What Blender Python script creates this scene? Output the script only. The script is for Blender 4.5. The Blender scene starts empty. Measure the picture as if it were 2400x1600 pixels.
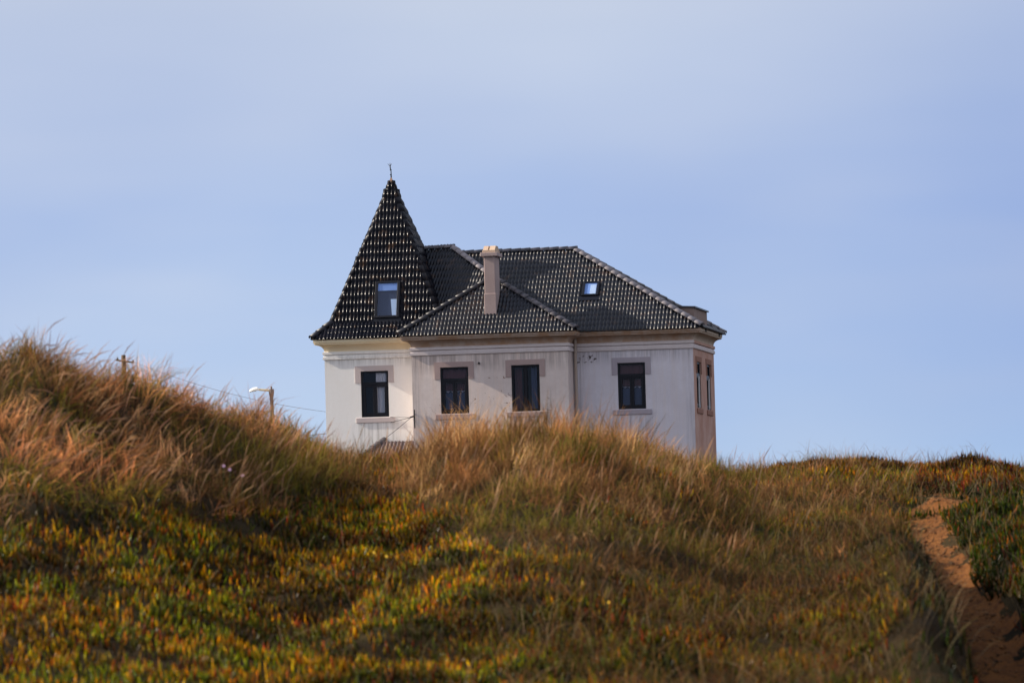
import bpy, bmesh, math, random
import numpy as np
from mathutils import Vector, Matrix

random.seed(7)
RNG = np.random.default_rng(11)
SC = bpy.context.scene
COL = SC.collection

# ------------------------------------------------------------------ camera
CAM_Z = 2.0
PITCH = math.atan(500 / 12000)          # telephoto lens, tilted slightly up
ROLL = 0.0275                           # the photographer held it a little crooked
cam_d = bpy.data.cameras.new("camera")
cam = bpy.data.objects.new("camera", cam_d)
COL.objects.link(cam)
cam_d.sensor_width = 36.0
cam_d.lens = 180.0
cam_d.clip_start = 0.5
cam_d.clip_end = 20000.0
fw = Vector((0, math.cos(PITCH), math.sin(PITCH)))
U0 = Vector((0, -math.sin(PITCH), math.cos(PITCH)))
R0 = Vector((1, 0, 0))
cr = R0 * math.cos(ROLL) - U0 * math.sin(ROLL)
cu = R0 * math.sin(ROLL) + U0 * math.cos(ROLL)
cam.matrix_world = Matrix(((cr.x, cu.x, -fw.x, 0), (cr.y, cu.y, -fw.y, 0), (cr.z, cu.z, -fw.z, CAM_Z), (0, 0, 0, 1)))
cam_d.dof.use_dof = True
cam_d.dof.focus_distance = 168.0
cam_d.dof.aperture_fstop = 5.0
SC.camera = cam

# ------------------------------------------------------------------ sky and sun
SUN_AZ = (-0.9977, 0.068)               # sun stands left of the house and rakes along its front
SUN_EL = math.radians(29.0)
world = bpy.data.worlds.new("World")
SC.world = world
world.use_nodes = True
wt = world.node_tree
for n in list(wt.nodes):
    wt.nodes.remove(n)
def wn(t, **k):
    n = wt.nodes.new(t)
    for a, b in k.items():
        setattr(n, a, b)
    return n
w_out = wn("ShaderNodeOutputWorld")
w_bg = wn("ShaderNodeBackground")
w_sky = wn("ShaderNodeTexSky", sky_type="NISHITA", sun_disc=False)
w_sky.sun_elevation = SUN_EL
w_sky.sun_rotation = math.atan2(SUN_AZ[0], SUN_AZ[1])
w_sky.dust_density = 1.0
w_bg.inputs["Strength"].default_value = 0.0595
# a thin veil of high cloud over the whole sky, brightened above the frame to fill the shaded walls, streaked with soft noise
w_tc = wn("ShaderNodeTexCoord")
w_sep = wn("ShaderNodeSeparateXYZ")
w_ramp = wn("ShaderNodeValToRGB")
re_ = w_ramp.color_ramp.elements
re_[0].position = 0.0
re_[0].color = (0.50, 0.71, 0.98, 1)
re_[1].position = 1.0
re_[1].color = (0.32, 0.42, 0.66, 1)
for p, c in ((0.038, (0.43, 0.59, 0.92, 1)), (0.068, (0.41, 0.545, 0.88, 1)), (0.112, (0.56, 0.635, 0.83, 1)), (0.25, (1.18, 1.18, 1.24, 1)), (0.60, (0.85, 0.88, 0.98, 1))):
    e = re_.new(p)
    e.color = c
w_map = wn("ShaderNodeMapping")
w_map.inputs["Scale"].default_value = (5.0, 5.0, 20.0)
w_map.inputs["Rotation"].default_value = (0, math.radians(20), 0)
w_noise = wn("ShaderNodeTexNoise")
w_noise.inputs["Scale"].default_value = 1.6
w_noise.inputs["Detail"].default_value = 3.0
w_noise.inputs["Roughness"].default_value = 0.45
w_nr = wn("ShaderNodeMapRange")
w_nr.inputs["From Min"].default_value = 0.42
w_nr.inputs["From Max"].default_value = 0.72
w_nr.inputs["To Min"].default_value = 0.0
w_nr.inputs["To Max"].default_value = 0.55
w_cl = wn("ShaderNodeMixRGB")
w_cl.inputs["Color2"].default_value = (0.62, 0.69, 0.88, 1)
w_gain = wn("ShaderNodeMixRGB", blend_type="MULTIPLY")
w_gain.inputs["Fac"].default_value = 1.0
w_gain.inputs["Color2"].default_value = (10, 10, 10, 1)
w_mix = wn("ShaderNodeMixRGB")
w_mix.inputs["Fac"].default_value = 0.86
L = wt.links.new
# the hazy glow round the sun (outside the frame, off to the left)
w_dot = wn("ShaderNodeVectorMath", operation="DOT_PRODUCT")
w_dot.inputs[1].default_value = (SUN_AZ[0] * math.cos(SUN_EL), SUN_AZ[1] * math.cos(SUN_EL), math.sin(SUN_EL))
w_cl0 = wn("ShaderNodeMath", operation="MAXIMUM")
w_cl0.inputs[1].default_value = 0.0
w_pow = wn("ShaderNodeMath", operation="POWER")
w_pow.inputs[1].default_value = 9.0
w_glow = wn("ShaderNodeMixRGB", blend_type="ADD")
w_glow.inputs["Color2"].default_value = (16, 15, 13.5, 1)
L(w_tc.outputs["Generated"], w_dot.inputs[0])
L(w_dot.outputs["Value"], w_cl0.inputs[0])
L(w_cl0.outputs[0], w_pow.inputs[0])
L(w_pow.outputs[0], w_glow.inputs["Fac"])
L(w_tc.outputs["Generated"], w_sep.inputs[0])
L(w_sep.outputs["Z"], w_ramp.inputs[0])
L(w_tc.outputs["Generated"], w_map.inputs["Vector"])
L(w_map.outputs[0], w_noise.inputs["Vector"])
L(w_noise.outputs["Fac"], w_nr.inputs["Value"])
L(w_nr.outputs[0], w_cl.inputs["Fac"])
L(w_ramp.outputs[0], w_cl.inputs["Color1"])
L(w_cl.outputs[0], w_gain.inputs["Color1"])
L(w_sky.outputs[0], w_mix.inputs["Color1"])
L(w_gain.outputs[0], w_mix.inputs["Color2"])
# broad soft tone changes in the veil
w_n2 = wn("ShaderNodeTexNoise")
w_n2.inputs["Scale"].default_value = 4.5
w_n2.inputs["Detail"].default_value = 2.5
w_n2.inputs["Roughness"].default_value = 0.5
w_m2 = wn("ShaderNodeMapping")
w_m2.inputs["Location"].default_value = (5.14, 5.95, 4.03)
w_m2.inputs["Scale"].default_value = (1.0, 1.0, 1.7)
w_r2 = wn("ShaderNodeValToRGB")
w_r2.color_ramp.elements[0].position = 0.33
w_r2.color_ramp.elements[0].color = (0.70, 0.765, 0.90, 1)
w_r2.color_ramp.elements[1].position = 0.64
w_r2.color_ramp.elements[1].color = (1.07, 1.045, 1.0, 1)
w_tone = wn("ShaderNodeMixRGB", blend_type="MULTIPLY")
w_tone.inputs["Fac"].default_value = 1.0
L(w_tc.outputs["Generated"], w_m2.inputs["Vector"])
L(w_m2.outputs[0], w_n2.inputs["Vector"])
L(w_n2.outputs["Fac"], w_r2.inputs[0])
L(w_mix.outputs[0], w_tone.inputs["Color1"])
L(w_r2.outputs[0], w_tone.inputs["Color2"])
L(w_tone.outputs[0], w_glow.inputs["Color1"])
L(w_glow.outputs[0], w_bg.inputs["Color"])
L(w_bg.outputs[0], w_out.inputs["Surface"])

sun_d = bpy.data.lights.new("sun", "SUN")
sun_d.energy = 4.8
sun_d.angle = math.radians(0.5)
sun_d.color = (1.0, 0.89, 0.75)
sun = bpy.data.objects.new("sun", sun_d)
COL.objects.link(sun)
sdir = Vector((SUN_AZ[0] * math.cos(SUN_EL), SUN_AZ[1] * math.cos(SUN_EL), math.sin(SUN_EL))).normalized()
sun.rotation_euler = sdir.to_track_quat("Z", "Y").to_euler()
sun.location = (-40, 60, 60)

SC.view_settings.view_transform = "Standard"
SC.view_settings.look = "None"
SC.view_settings.exposure = 0.75
SC.view_settings.gamma = 1.0
SC.view_settings.use_curve_mapping = False
SC.cycles.max_bounces = 6
SC.cycles.transparent_max_bounces = 8
SC.cycles.use_denoising = True

# ------------------------------------------------------------------ material helpers
def mat(name, color=(0.5, 0.5, 0.5), rough=0.8, spec=0.5, metal=0.0):
    m = bpy.data.materials.new(name)
    m.use_nodes = True
    b = m.node_tree.nodes["Principled BSDF"]
    b.inputs["Base Color"].default_value = (*color, 1)
    b.inputs["Roughness"].default_value = rough
    b.inputs["Specular IOR Level"].default_value = spec
    b.inputs["Metallic"].default_value = metal
    return m

class NT:
    """small helper around one material's node tree"""
    def __init__(s, m):
        s.t = m.node_tree
        s.b = s.t.nodes["Principled BSDF"]
        s.tc = s.t.nodes.new("ShaderNodeTexCoord")
        s.co = s.tc.outputs["Object"]
    def n(s, ty, **k):
        n = s.t.nodes.new(ty)
        for a, b in k.items():
            setattr(n, a, b)
        return n
    def l(s, a, b):
        s.t.links.new(a, b)
    def scaled(s, scale, loc=(0, 0, 0)):
        mp = s.n("ShaderNodeMapping")
        mp.inputs["Scale"].default_value = scale
        mp.inputs["Location"].default_value = loc
        s.l(s.co, mp.inputs["Vector"])
        return mp.outputs[0]
    def noise(s, scale, detail=4, rough=0.55, vec=None):
        n = s.n("ShaderNodeTexNoise")
        n.inputs["Scale"].default_value = scale
        n.inputs["Detail"].default_value = detail
        n.inputs["Roughness"].default_value = rough
        s.l(vec if vec is not None else s.co, n.inputs["Vector"])
        return n.outputs["Fac"]
    def rng(s, v, a, b, c=0.0, d=1.0):
        n = s.n("ShaderNodeMapRange")
        n.inputs["From Min"].default_value = a
        n.inputs["From Max"].default_value = b
        n.inputs["To Min"].default_value = c
        n.inputs["To Max"].default_value = d
        s.l(v, n.inputs["Value"])
        return n.outputs[0]
    def math(s, op, a, b):
        n = s.n("ShaderNodeMath", operation=op)
        for i, v in enumerate((a, b)):
            if isinstance(v, (int, float)):
                n.inputs[i].default_value = v
            else:
                s.l(v, n.inputs[i])
        return n.outputs[0]
    def mix(s, f, a, b):
        n = s.n("ShaderNodeMixRGB")
        for i, v in enumerate((f, a, b)):
            if isinstance(v, (int, float)):
                n.inputs[i].default_value = v
            elif isinstance(v, tuple):
                n.inputs[i].default_value = (*v, 1)
            else:
                s.l(v, n.inputs[i])
        return n.outputs[0]
    def col(s, c):
        s.l(c, s.b.inputs["Base Color"])
    def bump(s, h, strength=0.3, dist=0.01):
        n = s.n("ShaderNodeBump")
        n.inputs["Strength"].default_value = strength
        n.inputs["Distance"].default_value = dist
        s.l(h, n.inputs["Height"])
        s.l(n.outputs[0], s.b.inputs["Normal"])
    def boxmask(s, lo, hi, soft=0.12):
        """1 inside a box given in the house's own metres, soft edges"""
        sp = s.n("ShaderNodeSeparateXYZ")
        s.l(s.co, sp.inputs[0])
        out = None
        for i in range(3):
            if lo[i] is None:
                continue
            a = s.rng(sp.outputs[i], lo[i] - soft, lo[i] + soft)
            b = s.rng(sp.outputs[i], hi[i] - soft, hi[i] + soft, 1.0, 0.0)
            v = s.math("MULTIPLY", a, b)
            out = v if out is None else s.math("MULTIPLY", out, v)
        return out

def plaster(name, base, dirt, stain, dirt_amt=0.6, streak=0.5, patches=(), orange_tint=0.0, drips=()):
    m = mat(name, base, 0.9, 0.2)
    t = NT(m)
    big = t.rng(t.noise(0.8, 5, 0.6), 0.35, 0.7)
    c = t.mix(t.math("MULTIPLY", big, dirt_amt), base, dirt)
    st = t.rng(t.noise(1.0, 5, 0.6, t.scaled((5.0, 5.0, 0.35))), 0.45, 0.75)
    c = t.mix(t.math("MULTIPLY", st, streak), c, stain)
    fine = t.rng(t.noise(9, 8, 0.75), 0.35, 0.7)
    c = t.mix(t.math("MULTIPLY", fine, 0.40), c, dirt)
    drip = t.rng(t.noise(1.0, 6, 0.7, t.scaled((16.0, 16.0, 0.5), (3, 1, 2))), 0.56, 0.74)
    c = t.mix(t.math("MULTIPLY", drip, streak * 0.7), c, tuple(x * 0.8 for x in dirt))
    if orange_tint:
        r = t.rng(t.noise(2.2, 6, 0.65), 0.42, 0.62)
        c = t.mix(t.math("MULTIPLY", r, orange_tint), c, (0.36, 0.18, 0.08))  # orange staining that also paints the warm bounce under the eaves
    for lo, hi in drips:
        dn_ = t.rng(t.noise(1.0, 6, 0.7, t.scaled((11.0, 11.0, 0.4), (1, 4, 0))), 0.40, 0.66)
        c = t.mix(t.math("MULTIPLY", t.math("MULTIPLY", dn_, t.boxmask(lo, hi, 0.18)), 0.85), c, tuple(x * 0.62 for x in dirt))
    for lo, hi, thr, colr in patches:
        k = t.boxmask(lo, hi)
        pn = t.noise(6.5, 5, 0.62, t.scaled((1.0, 1.0, 1.4), (3.3, 0.0, 1.7)))
        k2 = t.rng(t.math("ADD", t.math("MULTIPLY", k, 0.3), pn), thr, thr + 0.03)
        c = t.mix(k2, c, colr)
    t.col(c)
    t.bump(t.noise(30, 6, 0.7), 0.35, 0.02)
    return m

M_white = plaster("tower_white_render", (0.88, 0.855, 0.82), (0.80, 0.76, 0.70), (0.82, 0.785, 0.75), 0.35, 0.25,
                  drips=(((-13.3, None, 8.9), (-9.7, None, 9.2)), ((-12.1, None, 5.6), (-10.6, None, 6.9))))
M_bay = plaster("bay_weathered_render", (0.74, 0.64, 0.59), (0.55, 0.45, 0.41), (0.70, 0.53, 0.43), 0.8, 0.6,
                patches=(((-7.7, None, 8.15), (-6.3, None, 8.35), 0.86, (0.20, 0.10, 0.07)),
                         ((-9.0, None, 6.3), (-4.6, None, 7.9), 0.93, (0.17, 0.09, 0.07))),
                drips=(((-9.9, None, 8.55), (-4.2, None, 9.2)), ((-9.0, None, 5.6), (-7.6, None, 6.9)), ((-6.5, None, 5.6), (-5.0, None, 6.9)), ((-10.0, None, 4.0), (-9.6, None, 9.2))))
M_main = plaster("main_weathered_render", (0.72, 0.68, 0.72), (0.57, 0.52, 0.55), (0.66, 0.56, 0.52), 0.85, 0.6,
                 patches=(((-4.32, None, 8.62), (-3.35, None, 9.08), 0.835, (0.07, 0.045, 0.04)),),
                 drips=(((-4.4, None, 8.75), (0.1, None, 9.2)), ((-2.9, None, 5.6), (-1.5, None, 6.9)), ((-4.4, None, 4.0), (-3.9, None, 9.0)), ((-0.25, None, 4.0), (0.1, None, 9.0))))
M_side = plaster("side_red_brown_render", (0.56, 0.36, 0.29), (0.38, 0.17, 0.11), (0.56, 0.42, 0.35), 0.9, 0.6)
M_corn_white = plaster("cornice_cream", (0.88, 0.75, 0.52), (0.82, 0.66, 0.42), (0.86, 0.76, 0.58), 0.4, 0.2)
M_corn = plaster("cornice_weathered", (0.50, 0.40, 0.33), (0.36, 0.25, 0.18), (0.50, 0.40, 0.34), 0.6, 0.4, orange_tint=0.6)  # weathering, with ground bounce painted in as orange
M_corn_side = plaster("cornice_side", (0.56, 0.48, 0.38), (0.42, 0.30, 0.22), (0.40, 0.20, 0.13), 0.6, 0.4)
M_band = plaster("string_course_render", (0.66, 0.59, 0.58), (0.52, 0.44, 0.42), (0.50, 0.40, 0.36), 0.5, 0.3)
M_stone = plaster("granite_surround", (0.42, 0.31, 0.285), (0.32, 0.235, 0.22), (0.38, 0.25, 0.21), 0.6, 0.2)
M_stone_grey = plaster("granite_surround_grey", (0.42, 0.37, 0.40), (0.33, 0.28, 0.31), (0.31, 0.25, 0.25), 0.6, 0.2)
M_stone_pale = plaster("granite_surround_pale", (0.56, 0.48, 0.46), (0.50, 0.42, 0.40), (0.56, 0.46, 0.40), 0.4, 0.2)
M_stone_red = plaster("granite_surround_red", (0.32, 0.16, 0.11), (0.24, 0.12, 0.09), (0.36, 0.22, 0.16), 0.6, 0.2)
M_chim = plaster("chimney_render", (0.43, 0.34, 0.32), (0.33, 0.24, 0.22), (0.45, 0.33, 0.29), 0.7, 0.4)
M_chim_top = plaster("chimney_cap_brick", (0.58, 0.44, 0.32), (0.40, 0.26, 0.18), (0.46, 0.32, 0.25), 0.6, 0.2)
M_frame = mat("window_frame_dark", (0.006, 0.0065, 0.011), 0.4, 0.25)
M_bar_white = mat("window_bar_white", (0.6, 0.58, 0.56), 0.6)
M_room = mat("room_dark", (0.04, 0.035, 0.035), 0.9)
M_curtain = mat("curtain_white", (0.86, 0.81, 0.72), 0.95)
M_refl_red = mat("pane_refl_red", (0.13, 0.040, 0.034), 0.95)  # this and the next two colours paint reflections in the panes
M_refl_blue = mat("pane_refl_blue_grey", (0.085, 0.105, 0.16), 0.9)
M_refl_pale = mat("pane_refl_pale", (0.50, 0.46, 0.47), 0.95)
M_blind_pale = mat("roof_blind_pale_blue", (0.34, 0.46, 0.72), 0.8)
M_reveal_white = mat("roof_window_lining", (0.85, 0.88, 0.9), 0.7)
M_iron = mat("dark_iron", (0.02, 0.02, 0.022), 0.5, 0.5, 0.6)
M_cable = mat("cable_black", (0.03, 0.03, 0.035), 0.6)
M_copper = mat("spire_cap_metal", (0.33, 0.20, 0.13), 0.5, 0.5, 0.3)
M_sheet = mat("dormer_sheet_metal", (0.035, 0.035, 0.045), 0.45, 0.5, 0.4)
M_pipe = mat("downpipe_paint", (0.42, 0.33, 0.27), 0.7)
M_dark_hole = mat("vent_dark", (0.01, 0.009, 0.009), 0.95)
M_fascia_mortar = mat("mortar_pale", (0.55, 0.47, 0.40), 0.95)

def glass(name, tint=(0.9, 0.95, 1.0), refl=0.10):
    m = bpy.data.materials.new(name)
    m.use_nodes = True
    nt = m.node_tree
    nt.nodes.remove(nt.nodes["Principled BSDF"])
    out = nt.nodes["Material Output"]
    tr = nt.nodes.new("ShaderNodeBsdfTransparent")
    tr.inputs[0].default_value = (*tint, 1)
    gl = nt.nodes.new("ShaderNodeBsdfGlossy")
    gl.inputs["Roughness"].default_value = 0.03
    lw = nt.nodes.new("ShaderNodeLayerWeight")
    lw.inputs["Blend"].default_value = 0.5
    pw = nt.nodes.new("ShaderNodeMath"); pw.operation = "POWER"
    pw.inputs[1].default_value = 3.0
    ma = nt.nodes.new("ShaderNodeMath"); ma.operation = "MULTIPLY_ADD"
    ma.inputs[1].default_value = 0.8
    ma.inputs[2].default_value = refl
    nt.links.new(lw.outputs["Facing"], pw.inputs[0])
    nt.links.new(pw.outputs[0], ma.inputs[0])
    mx = nt.nodes.new("ShaderNodeMixShader")
    nt.links.new(ma.outputs[0], mx.inputs[0])
    nt.links.new(tr.outputs[0], mx.inputs[1])
    nt.links.new(gl.outputs[0], mx.inputs[2])
    nt.links.new(mx.outputs[0], out.inputs["Surface"])
    return m
M_glass = glass("window_glass", (0.80, 0.82, 0.88), 0.016)
M_glass_roof = glass("roof_window_glass", (0.85, 0.9, 0.97), 0.04)

# roof tiles: glazed near-black clay, some with lichen and rust
M_tile = mat("glazed_black_tile", (0.008, 0.008, 0.011), 0.38, 0.36)
t = NT(M_tile)
geo = t.n("ShaderNodeNewGeometry")
def pos_noise(t, geo, scale, detail=3):
    n = t.n("ShaderNodeTexNoise")
    n.inputs["Scale"].default_value = scale
    n.inputs["Detail"].default_value = detail
    t.l(geo.outputs["Position"], n.inputs["Vector"])
    return n.outputs["Fac"]
f1 = t.rng(pos_noise(t, geo, 3.3), 0.58, 0.68)
f2 = t.rng(pos_noise(t, geo, 6.0), 0.45, 0.7)
c = t.mix(f2, (0.004, 0.0045, 0.008), (0.012, 0.0115, 0.016))
c = t.mix(t.math("MULTIPLY", f1, 0.40), c, (0.10, 0.055, 0.030))
f3 = t.rng(pos_noise(t, geo, 0.9, 5), 0.45, 0.7)
c = t.mix(t.math("MULTIPLY", f3, 0.30), c, (0.030, 0.031, 0.040))
t.col(c)
t.l(t.rng(pos_noise(t, geo, 9.0), 0.3, 0.7, 0.30, 0.50), t.b.inputs["Roughness"])
M_tile_spire = M_tile.copy()
M_tile_spire.name = "glazed_spire_tile"
b_ = M_tile_spire.node_tree.nodes["Principled BSDF"]
b_.inputs["Specular IOR Level"].default_value = 0.075
for n_ in [l.from_node for l in M_tile_spire.node_tree.links if l.to_socket == b_.inputs["Roughness"]]:
    n_.inputs["To Min"].default_value, n_.inputs["To Max"].default_value = 0.13, 0.22
M_cap = mat("ridge_tile_clay", (0.05, 0.048, 0.055), 0.45, 0.5)
t = NT(M_cap)
geo = t.n("ShaderNodeNewGeometry")
c = t.mix(t.rng(pos_noise(t, geo, 4.0), 0.4, 0.7), (0.030, 0.028, 0.034), (0.16, 0.135, 0.14))
t.col(c)
M_deck = mat("roof_deck", (0.01, 0.01, 0.012), 0.9)
M_tile_old = mat("annex_tile_clay", (0.10, 0.075, 0.08), 0.6, 0.4)

# ------------------------------------------------------------------ object helpers
def tag(o, label=None, cat=None, group=None, kind=None):
    if label: o["label"] = label
    if cat: o["category"] = cat
    if group: o["group"] = group
    if kind: o["kind"] = kind
    return o

def empty(name, loc=(0, 0, 0), rz=0.0):
    o = bpy.data.objects.new(name, None)
    COL.objects.link(o)
    o.location = loc
    o.rotation_euler = (0, 0, rz)
    return o

def obj(name, data, parent=None, mats=()):
    if isinstance(data, bmesh.types.BMesh):
        me = bpy.data.meshes.new(name)
        data.to_mesh(me)
        data.free()
    else:
        me = data
    for m in (mats if isinstance(mats, (list, tuple)) else (mats,)):
        me.materials.append(m)
    o = bpy.data.objects.new(name, me)
    COL.objects.link(o)
    if parent is not None:
        o.parent = parent
    return o

def quad(bm, pts, mi=0):
    f = bm.faces.new([bm.verts.new(p) for p in pts])
    f.material_index = mi
    return f

class Basis:
    """a wall or roof plane: a runs right, b up, c outwards"""
    def __init__(s, o, a, b, c):
        s.o, s.a, s.b, s.c = Vector(o), Vector(a).normalized(), Vector(b).normalized(), Vector(c).normalized()
    def p(s, a, b, c=0.0):
        return s.o + s.a * a + s.b * b + s.c * c

def box(bm, B, a0, a1, b0, b1, c0, c1, bevel=0.0):
    v = [bm.verts.new(B.p(a, b, c)) for c in (c0, c1) for b in (b0, b1) for a in (a0, a1)]
    fs = []
    for q in ((0, 1, 3, 2), (4, 6, 7, 5), (0, 4, 5, 1), (2, 3, 7, 6), (0, 2, 6, 4), (1, 5, 7, 3)):
        fs.append(bm.faces.new([v[i] for i in q]))
    bmesh.ops.recalc_face_normals(bm, faces=fs)
    if bevel:
        es = list({e for f in fs for e in f.edges})
        bmesh.ops.bevel(bm, geom=es, offset=bevel, segments=1, affect="EDGES")
    return fs

def tube(bm, pts, r, seg=6, cap=True):
    pts = [Vector(p) for p in pts]
    rr = r if isinstance(r, (list, tuple)) else [r] * len(pts)
    rings = []
    for i, p in enumerate(pts):
        d = (pts[min(i + 1, len(pts) - 1)] - pts[max(i - 1, 0)]).normalized()
        x = d.cross(Vector((0, 0, 1)))
        if x.length < 1e-4:
            x = Vector((1, 0, 0))
        x.normalize()
        y = d.cross(x).normalized()
        rings.append([bm.verts.new(p + (x * math.cos(k * 2 * math.pi / seg) + y * math.sin(k * 2 * math.pi / seg)) * rr[i]) for k in range(seg)])
    for a, b in zip(rings, rings[1:]):
        for k in range(seg):
            bm.faces.new((a[k], a[(k + 1) % seg], b[(k + 1) % seg], b[k]))
    if cap:
        bm.faces.new(rings[0][::-1])
        bm.faces.new(rings[-1])
    bmesh.ops.recalc_face_normals(bm, faces=bm.faces[:])

def np_mesh(name, verts, quads=None, tris=None, cols=None, smooth=True):
    """fast mesh from arrays"""
    me = bpy.data.meshes.new(name)
    nq = 0 if quads is None else len(quads)
    nt_ = 0 if tris is None else len(tris)
    me.vertices.add(len(verts))
    me.vertices.foreach_set("co", np.asarray(verts, np.float32).ravel())
    loops = []
    if nq: loops.append(np.asarray(quads, np.int32).ravel())
    if nt_: loops.append(np.asarray(tris, np.int32).ravel())
    loops = np.concatenate(loops)
    me.loops.add(len(loops))
    me.loops.foreach_set("vertex_index", loops)
    starts = np.concatenate([np.arange(nq) * 4, nq * 4 + np.arange(nt_) * 3]).astype(np.int32)
    me.polygons.add(nq + nt_)
    me.polygons.foreach_set("loop_start", starts)
    if smooth:
        me.polygons.foreach_set("use_smooth", np.ones(nq + nt_, bool))
    me.update(calc_edges=True)
    if cols is not None:
        at = me.color_attributes.new("col", "FLOAT_COLOR", "POINT")
        c4 = np.ones((len(verts), 4), np.float32)
        c4[:, :3] = cols
        at.data.foreach_set("color", c4.ravel())
    me.validate()
    return me

# ------------------------------------------------------------------ terrain
def lattice(seed):
    g = np.random.default_rng(seed).random((256, 256))
    def f(x, y):
        xi = np.floor(x).astype(int); yi = np.floor(y).astype(int)
        fx = x - xi; fy = y - yi
        fx = fx * fx * (3 - 2 * fx); fy = fy * fy * (3 - 2 * fy)
        a = g[xi % 256, yi % 256]; b = g[(xi + 1) % 256, yi % 256]
        c = g[xi % 256, (yi + 1) % 256]; d = g[(xi + 1) % 256, (yi + 1) % 256]
        return (a * (1 - fx) + b * fx) * (1 - fy) + (c * (1 - fx) + d * fx) * fy
    return f
n1, n2, n3, n4 = lattice(1), lattice(2), lattice(3), lattice(4)

# crest of the dune: bearing (milliradians), elevation of the bare soil (milliradians), distance (m)
CREST = np.array([
    (-130, 40.0, 50), (-115, 40.0, 51), (-100, 40.4, 52), (-94, 41.8, 52.5), (-88, 38.2, 52.8), (-83, 34.6, 53), (-75, 34.8, 54), (-67, 31.4, 55.5), (-58, 28.8, 57.5),
    (-50, 27.5, 60), (-42, 22.4, 63), (-34, 18.2, 65), (-25, 16.4, 66), (-19, 17.4, 64), (-14, 20.2, 62.5), (-8, 21.0, 62), (0, 21.2, 61), (8, 20.9, 61),
    (17, 20.0, 62), (25, 18.4, 64), (33, 15.6, 67), (42, 12.9, 71), (47, 13.2, 74), (53, 14.6, 76), (60, 15.5, 77), (67, 15.3, 78), (75, 14.3, 79), (82, 14.2, 79), (90, 15.2, 79),
    (100, 12.6, 80), (115, 11.0, 81), (130, 9.0, 82)], float)
def crest(th):
    e = np.interp(th, CREST[:, 0], CREST[:, 1])
    y = np.interp(th, CREST[:, 0], CREST[:, 2])
    return e * 1e-3, y
NEAR_Y, NEAR_EL = 34.0, -0.031
# trodden path: (y, x of its middle, half width, depth)
PATH = np.array([(30, 3.60, 0.60, 1.00), (38, 4.10, 0.50, 1.00), (44, 4.42, 0.44, 1.00), (48, 4.62, 0.40, 0.95), (50.5, 4.72, 0.32, 0.88), (53, 4.73, 0.22, 0.60), (56, 4.72, 0.16, 0.32),
                 (60, 4.86, 0.16, 0.18), (62.5, 5.00, 0.16, 0.10), (64.5, 5.15, 0.10, 0.04), (69, 5.70, 0.10, 0.0), (90, 6.5, 0.1, 0.0)], float)
def path_at(y):
    return [np.interp(y, PATH[:, 0], PATH[:, k]) for k in (1, 2, 3)]
def sstep(a, b, x):
    t = np.clip((x - a) / (b - a), 0, 1)
    return t * t * (3 - 2 * t)
def terrain(x, y):
    x = np.asarray(x, float); y = np.asarray(y, float)
    ys = np.maximum(y, 8.0)
    th = np.clip(x / ys * 1000, -130, 130)
    e, yr = crest(th)
    t = (ys - NEAR_Y) / (yr - NEAR_Y)
    tc = np.clip(t, 0, 1)
    s = 1 - (1 - tc) ** np.interp(th, [-75, -50, -28, -8], [0.92, 1.05, 1.75, 1.5])
    el = NEAR_EL + (e - NEAR_EL) * s
    z = CAM_Z + np.clip(ys, NEAR_Y, None) * el
    zc = CAM_Z + yr * e
    back = np.maximum(ys - yr, 0)
    z = np.where(t > 1, 2.3 + (zc - 2.3) * np.exp(-(back / 16.0) ** 1.6), z)
    znear = CAM_Z + NEAR_Y * NEAR_EL
    z = np.where(ys < NEAR_Y, 0.35 + (znear - 0.35) * sstep(4, NEAR_Y, ys), z)
    z = np.where(np.abs(x) > 14, 2.3 + (z - 2.3) * np.exp(-((np.abs(x) - 14) / 40.0) ** 2), z)
    near = sstep(28, 36, y) * (1 - sstep(95, 120, y))
    amp = near * (1 - 0.45 * sstep(0.85, 1.0, t))
    b = (n1(x * 0.42 + 9, y * 0.25 + 3) - 0.5) * 0.12 + (n2(x * 1.1, y * 0.75) - 0.5) * 0.22 + (n3(x * 2.6, y * 1.9) - 0.5) * 0.17
    xc, hw, dp = path_at(y)
    d = x - xc
    left = sstep(-hw - 0.36, -hw + 0.03, d)
    right = 1 - sstep(hw - 0.05, hw + 0.55, d)
    k = left * right
    shoulder = 0.36 * np.exp(-((d + hw + 0.62) / 0.34) ** 2) * sstep(34, 38, y) * (1 - sstep(54.5, 58.5, y)) * (0.75 + 0.5 * n2(y * 0.6, y * 0.1))
    mound = np.exp(-((d - hw - 0.95) / 0.75) ** 2) * 0.22 * sstep(40, 50, y) * (1 - sstep(66, 72, y))
    z = z + b * amp * (1 - 0.75 * k) - dp * k * near + (shoulder + mound) * near
    hummock = 0.20 * np.exp(-(((x - 5.30) / 0.24) ** 2 + ((y - 64.6) / 0.7) ** 2))
    return z + hummock

def axis(segs):
    out = []
    for a, b, n in segs:
        out.append(np.linspace(a, b, n, endpoint=False))
    out.append(np.array([segs[-1][1]]))
    return np.concatenate(out)
ax = axis([(-4000, -400, 5), (-400, -60, 8), (-60, -14, 18), (-14, 2, 150), (2, 9, 110), (9, 14, 35), (14, 60, 18), (60, 400, 8), (400, 4000, 5)])
ay = axis([(-300, 0, 5), (0, 26, 16), (26, 90, 360), (90, 140, 40), (140, 400, 14), (400, 8000, 12)])
GX, GY = np.meshgrid(ax, ay)
GZ = terrain(GX, GY)
nv, nu = GX.shape
gi = np.arange(nu * nv).reshape(nv, nu)
gq = np.stack([gi[:-1, :-1], gi[:-1, 1:], gi[1:, 1:], gi[1:, :-1]], -1).reshape(-1, 4)
gv = np.stack([GX, GY, GZ], -1).reshape(-1, 3)
cx = gv[gq].mean(1)
pxc, phw, pdp = path_at(cx[:, 1])
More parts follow.
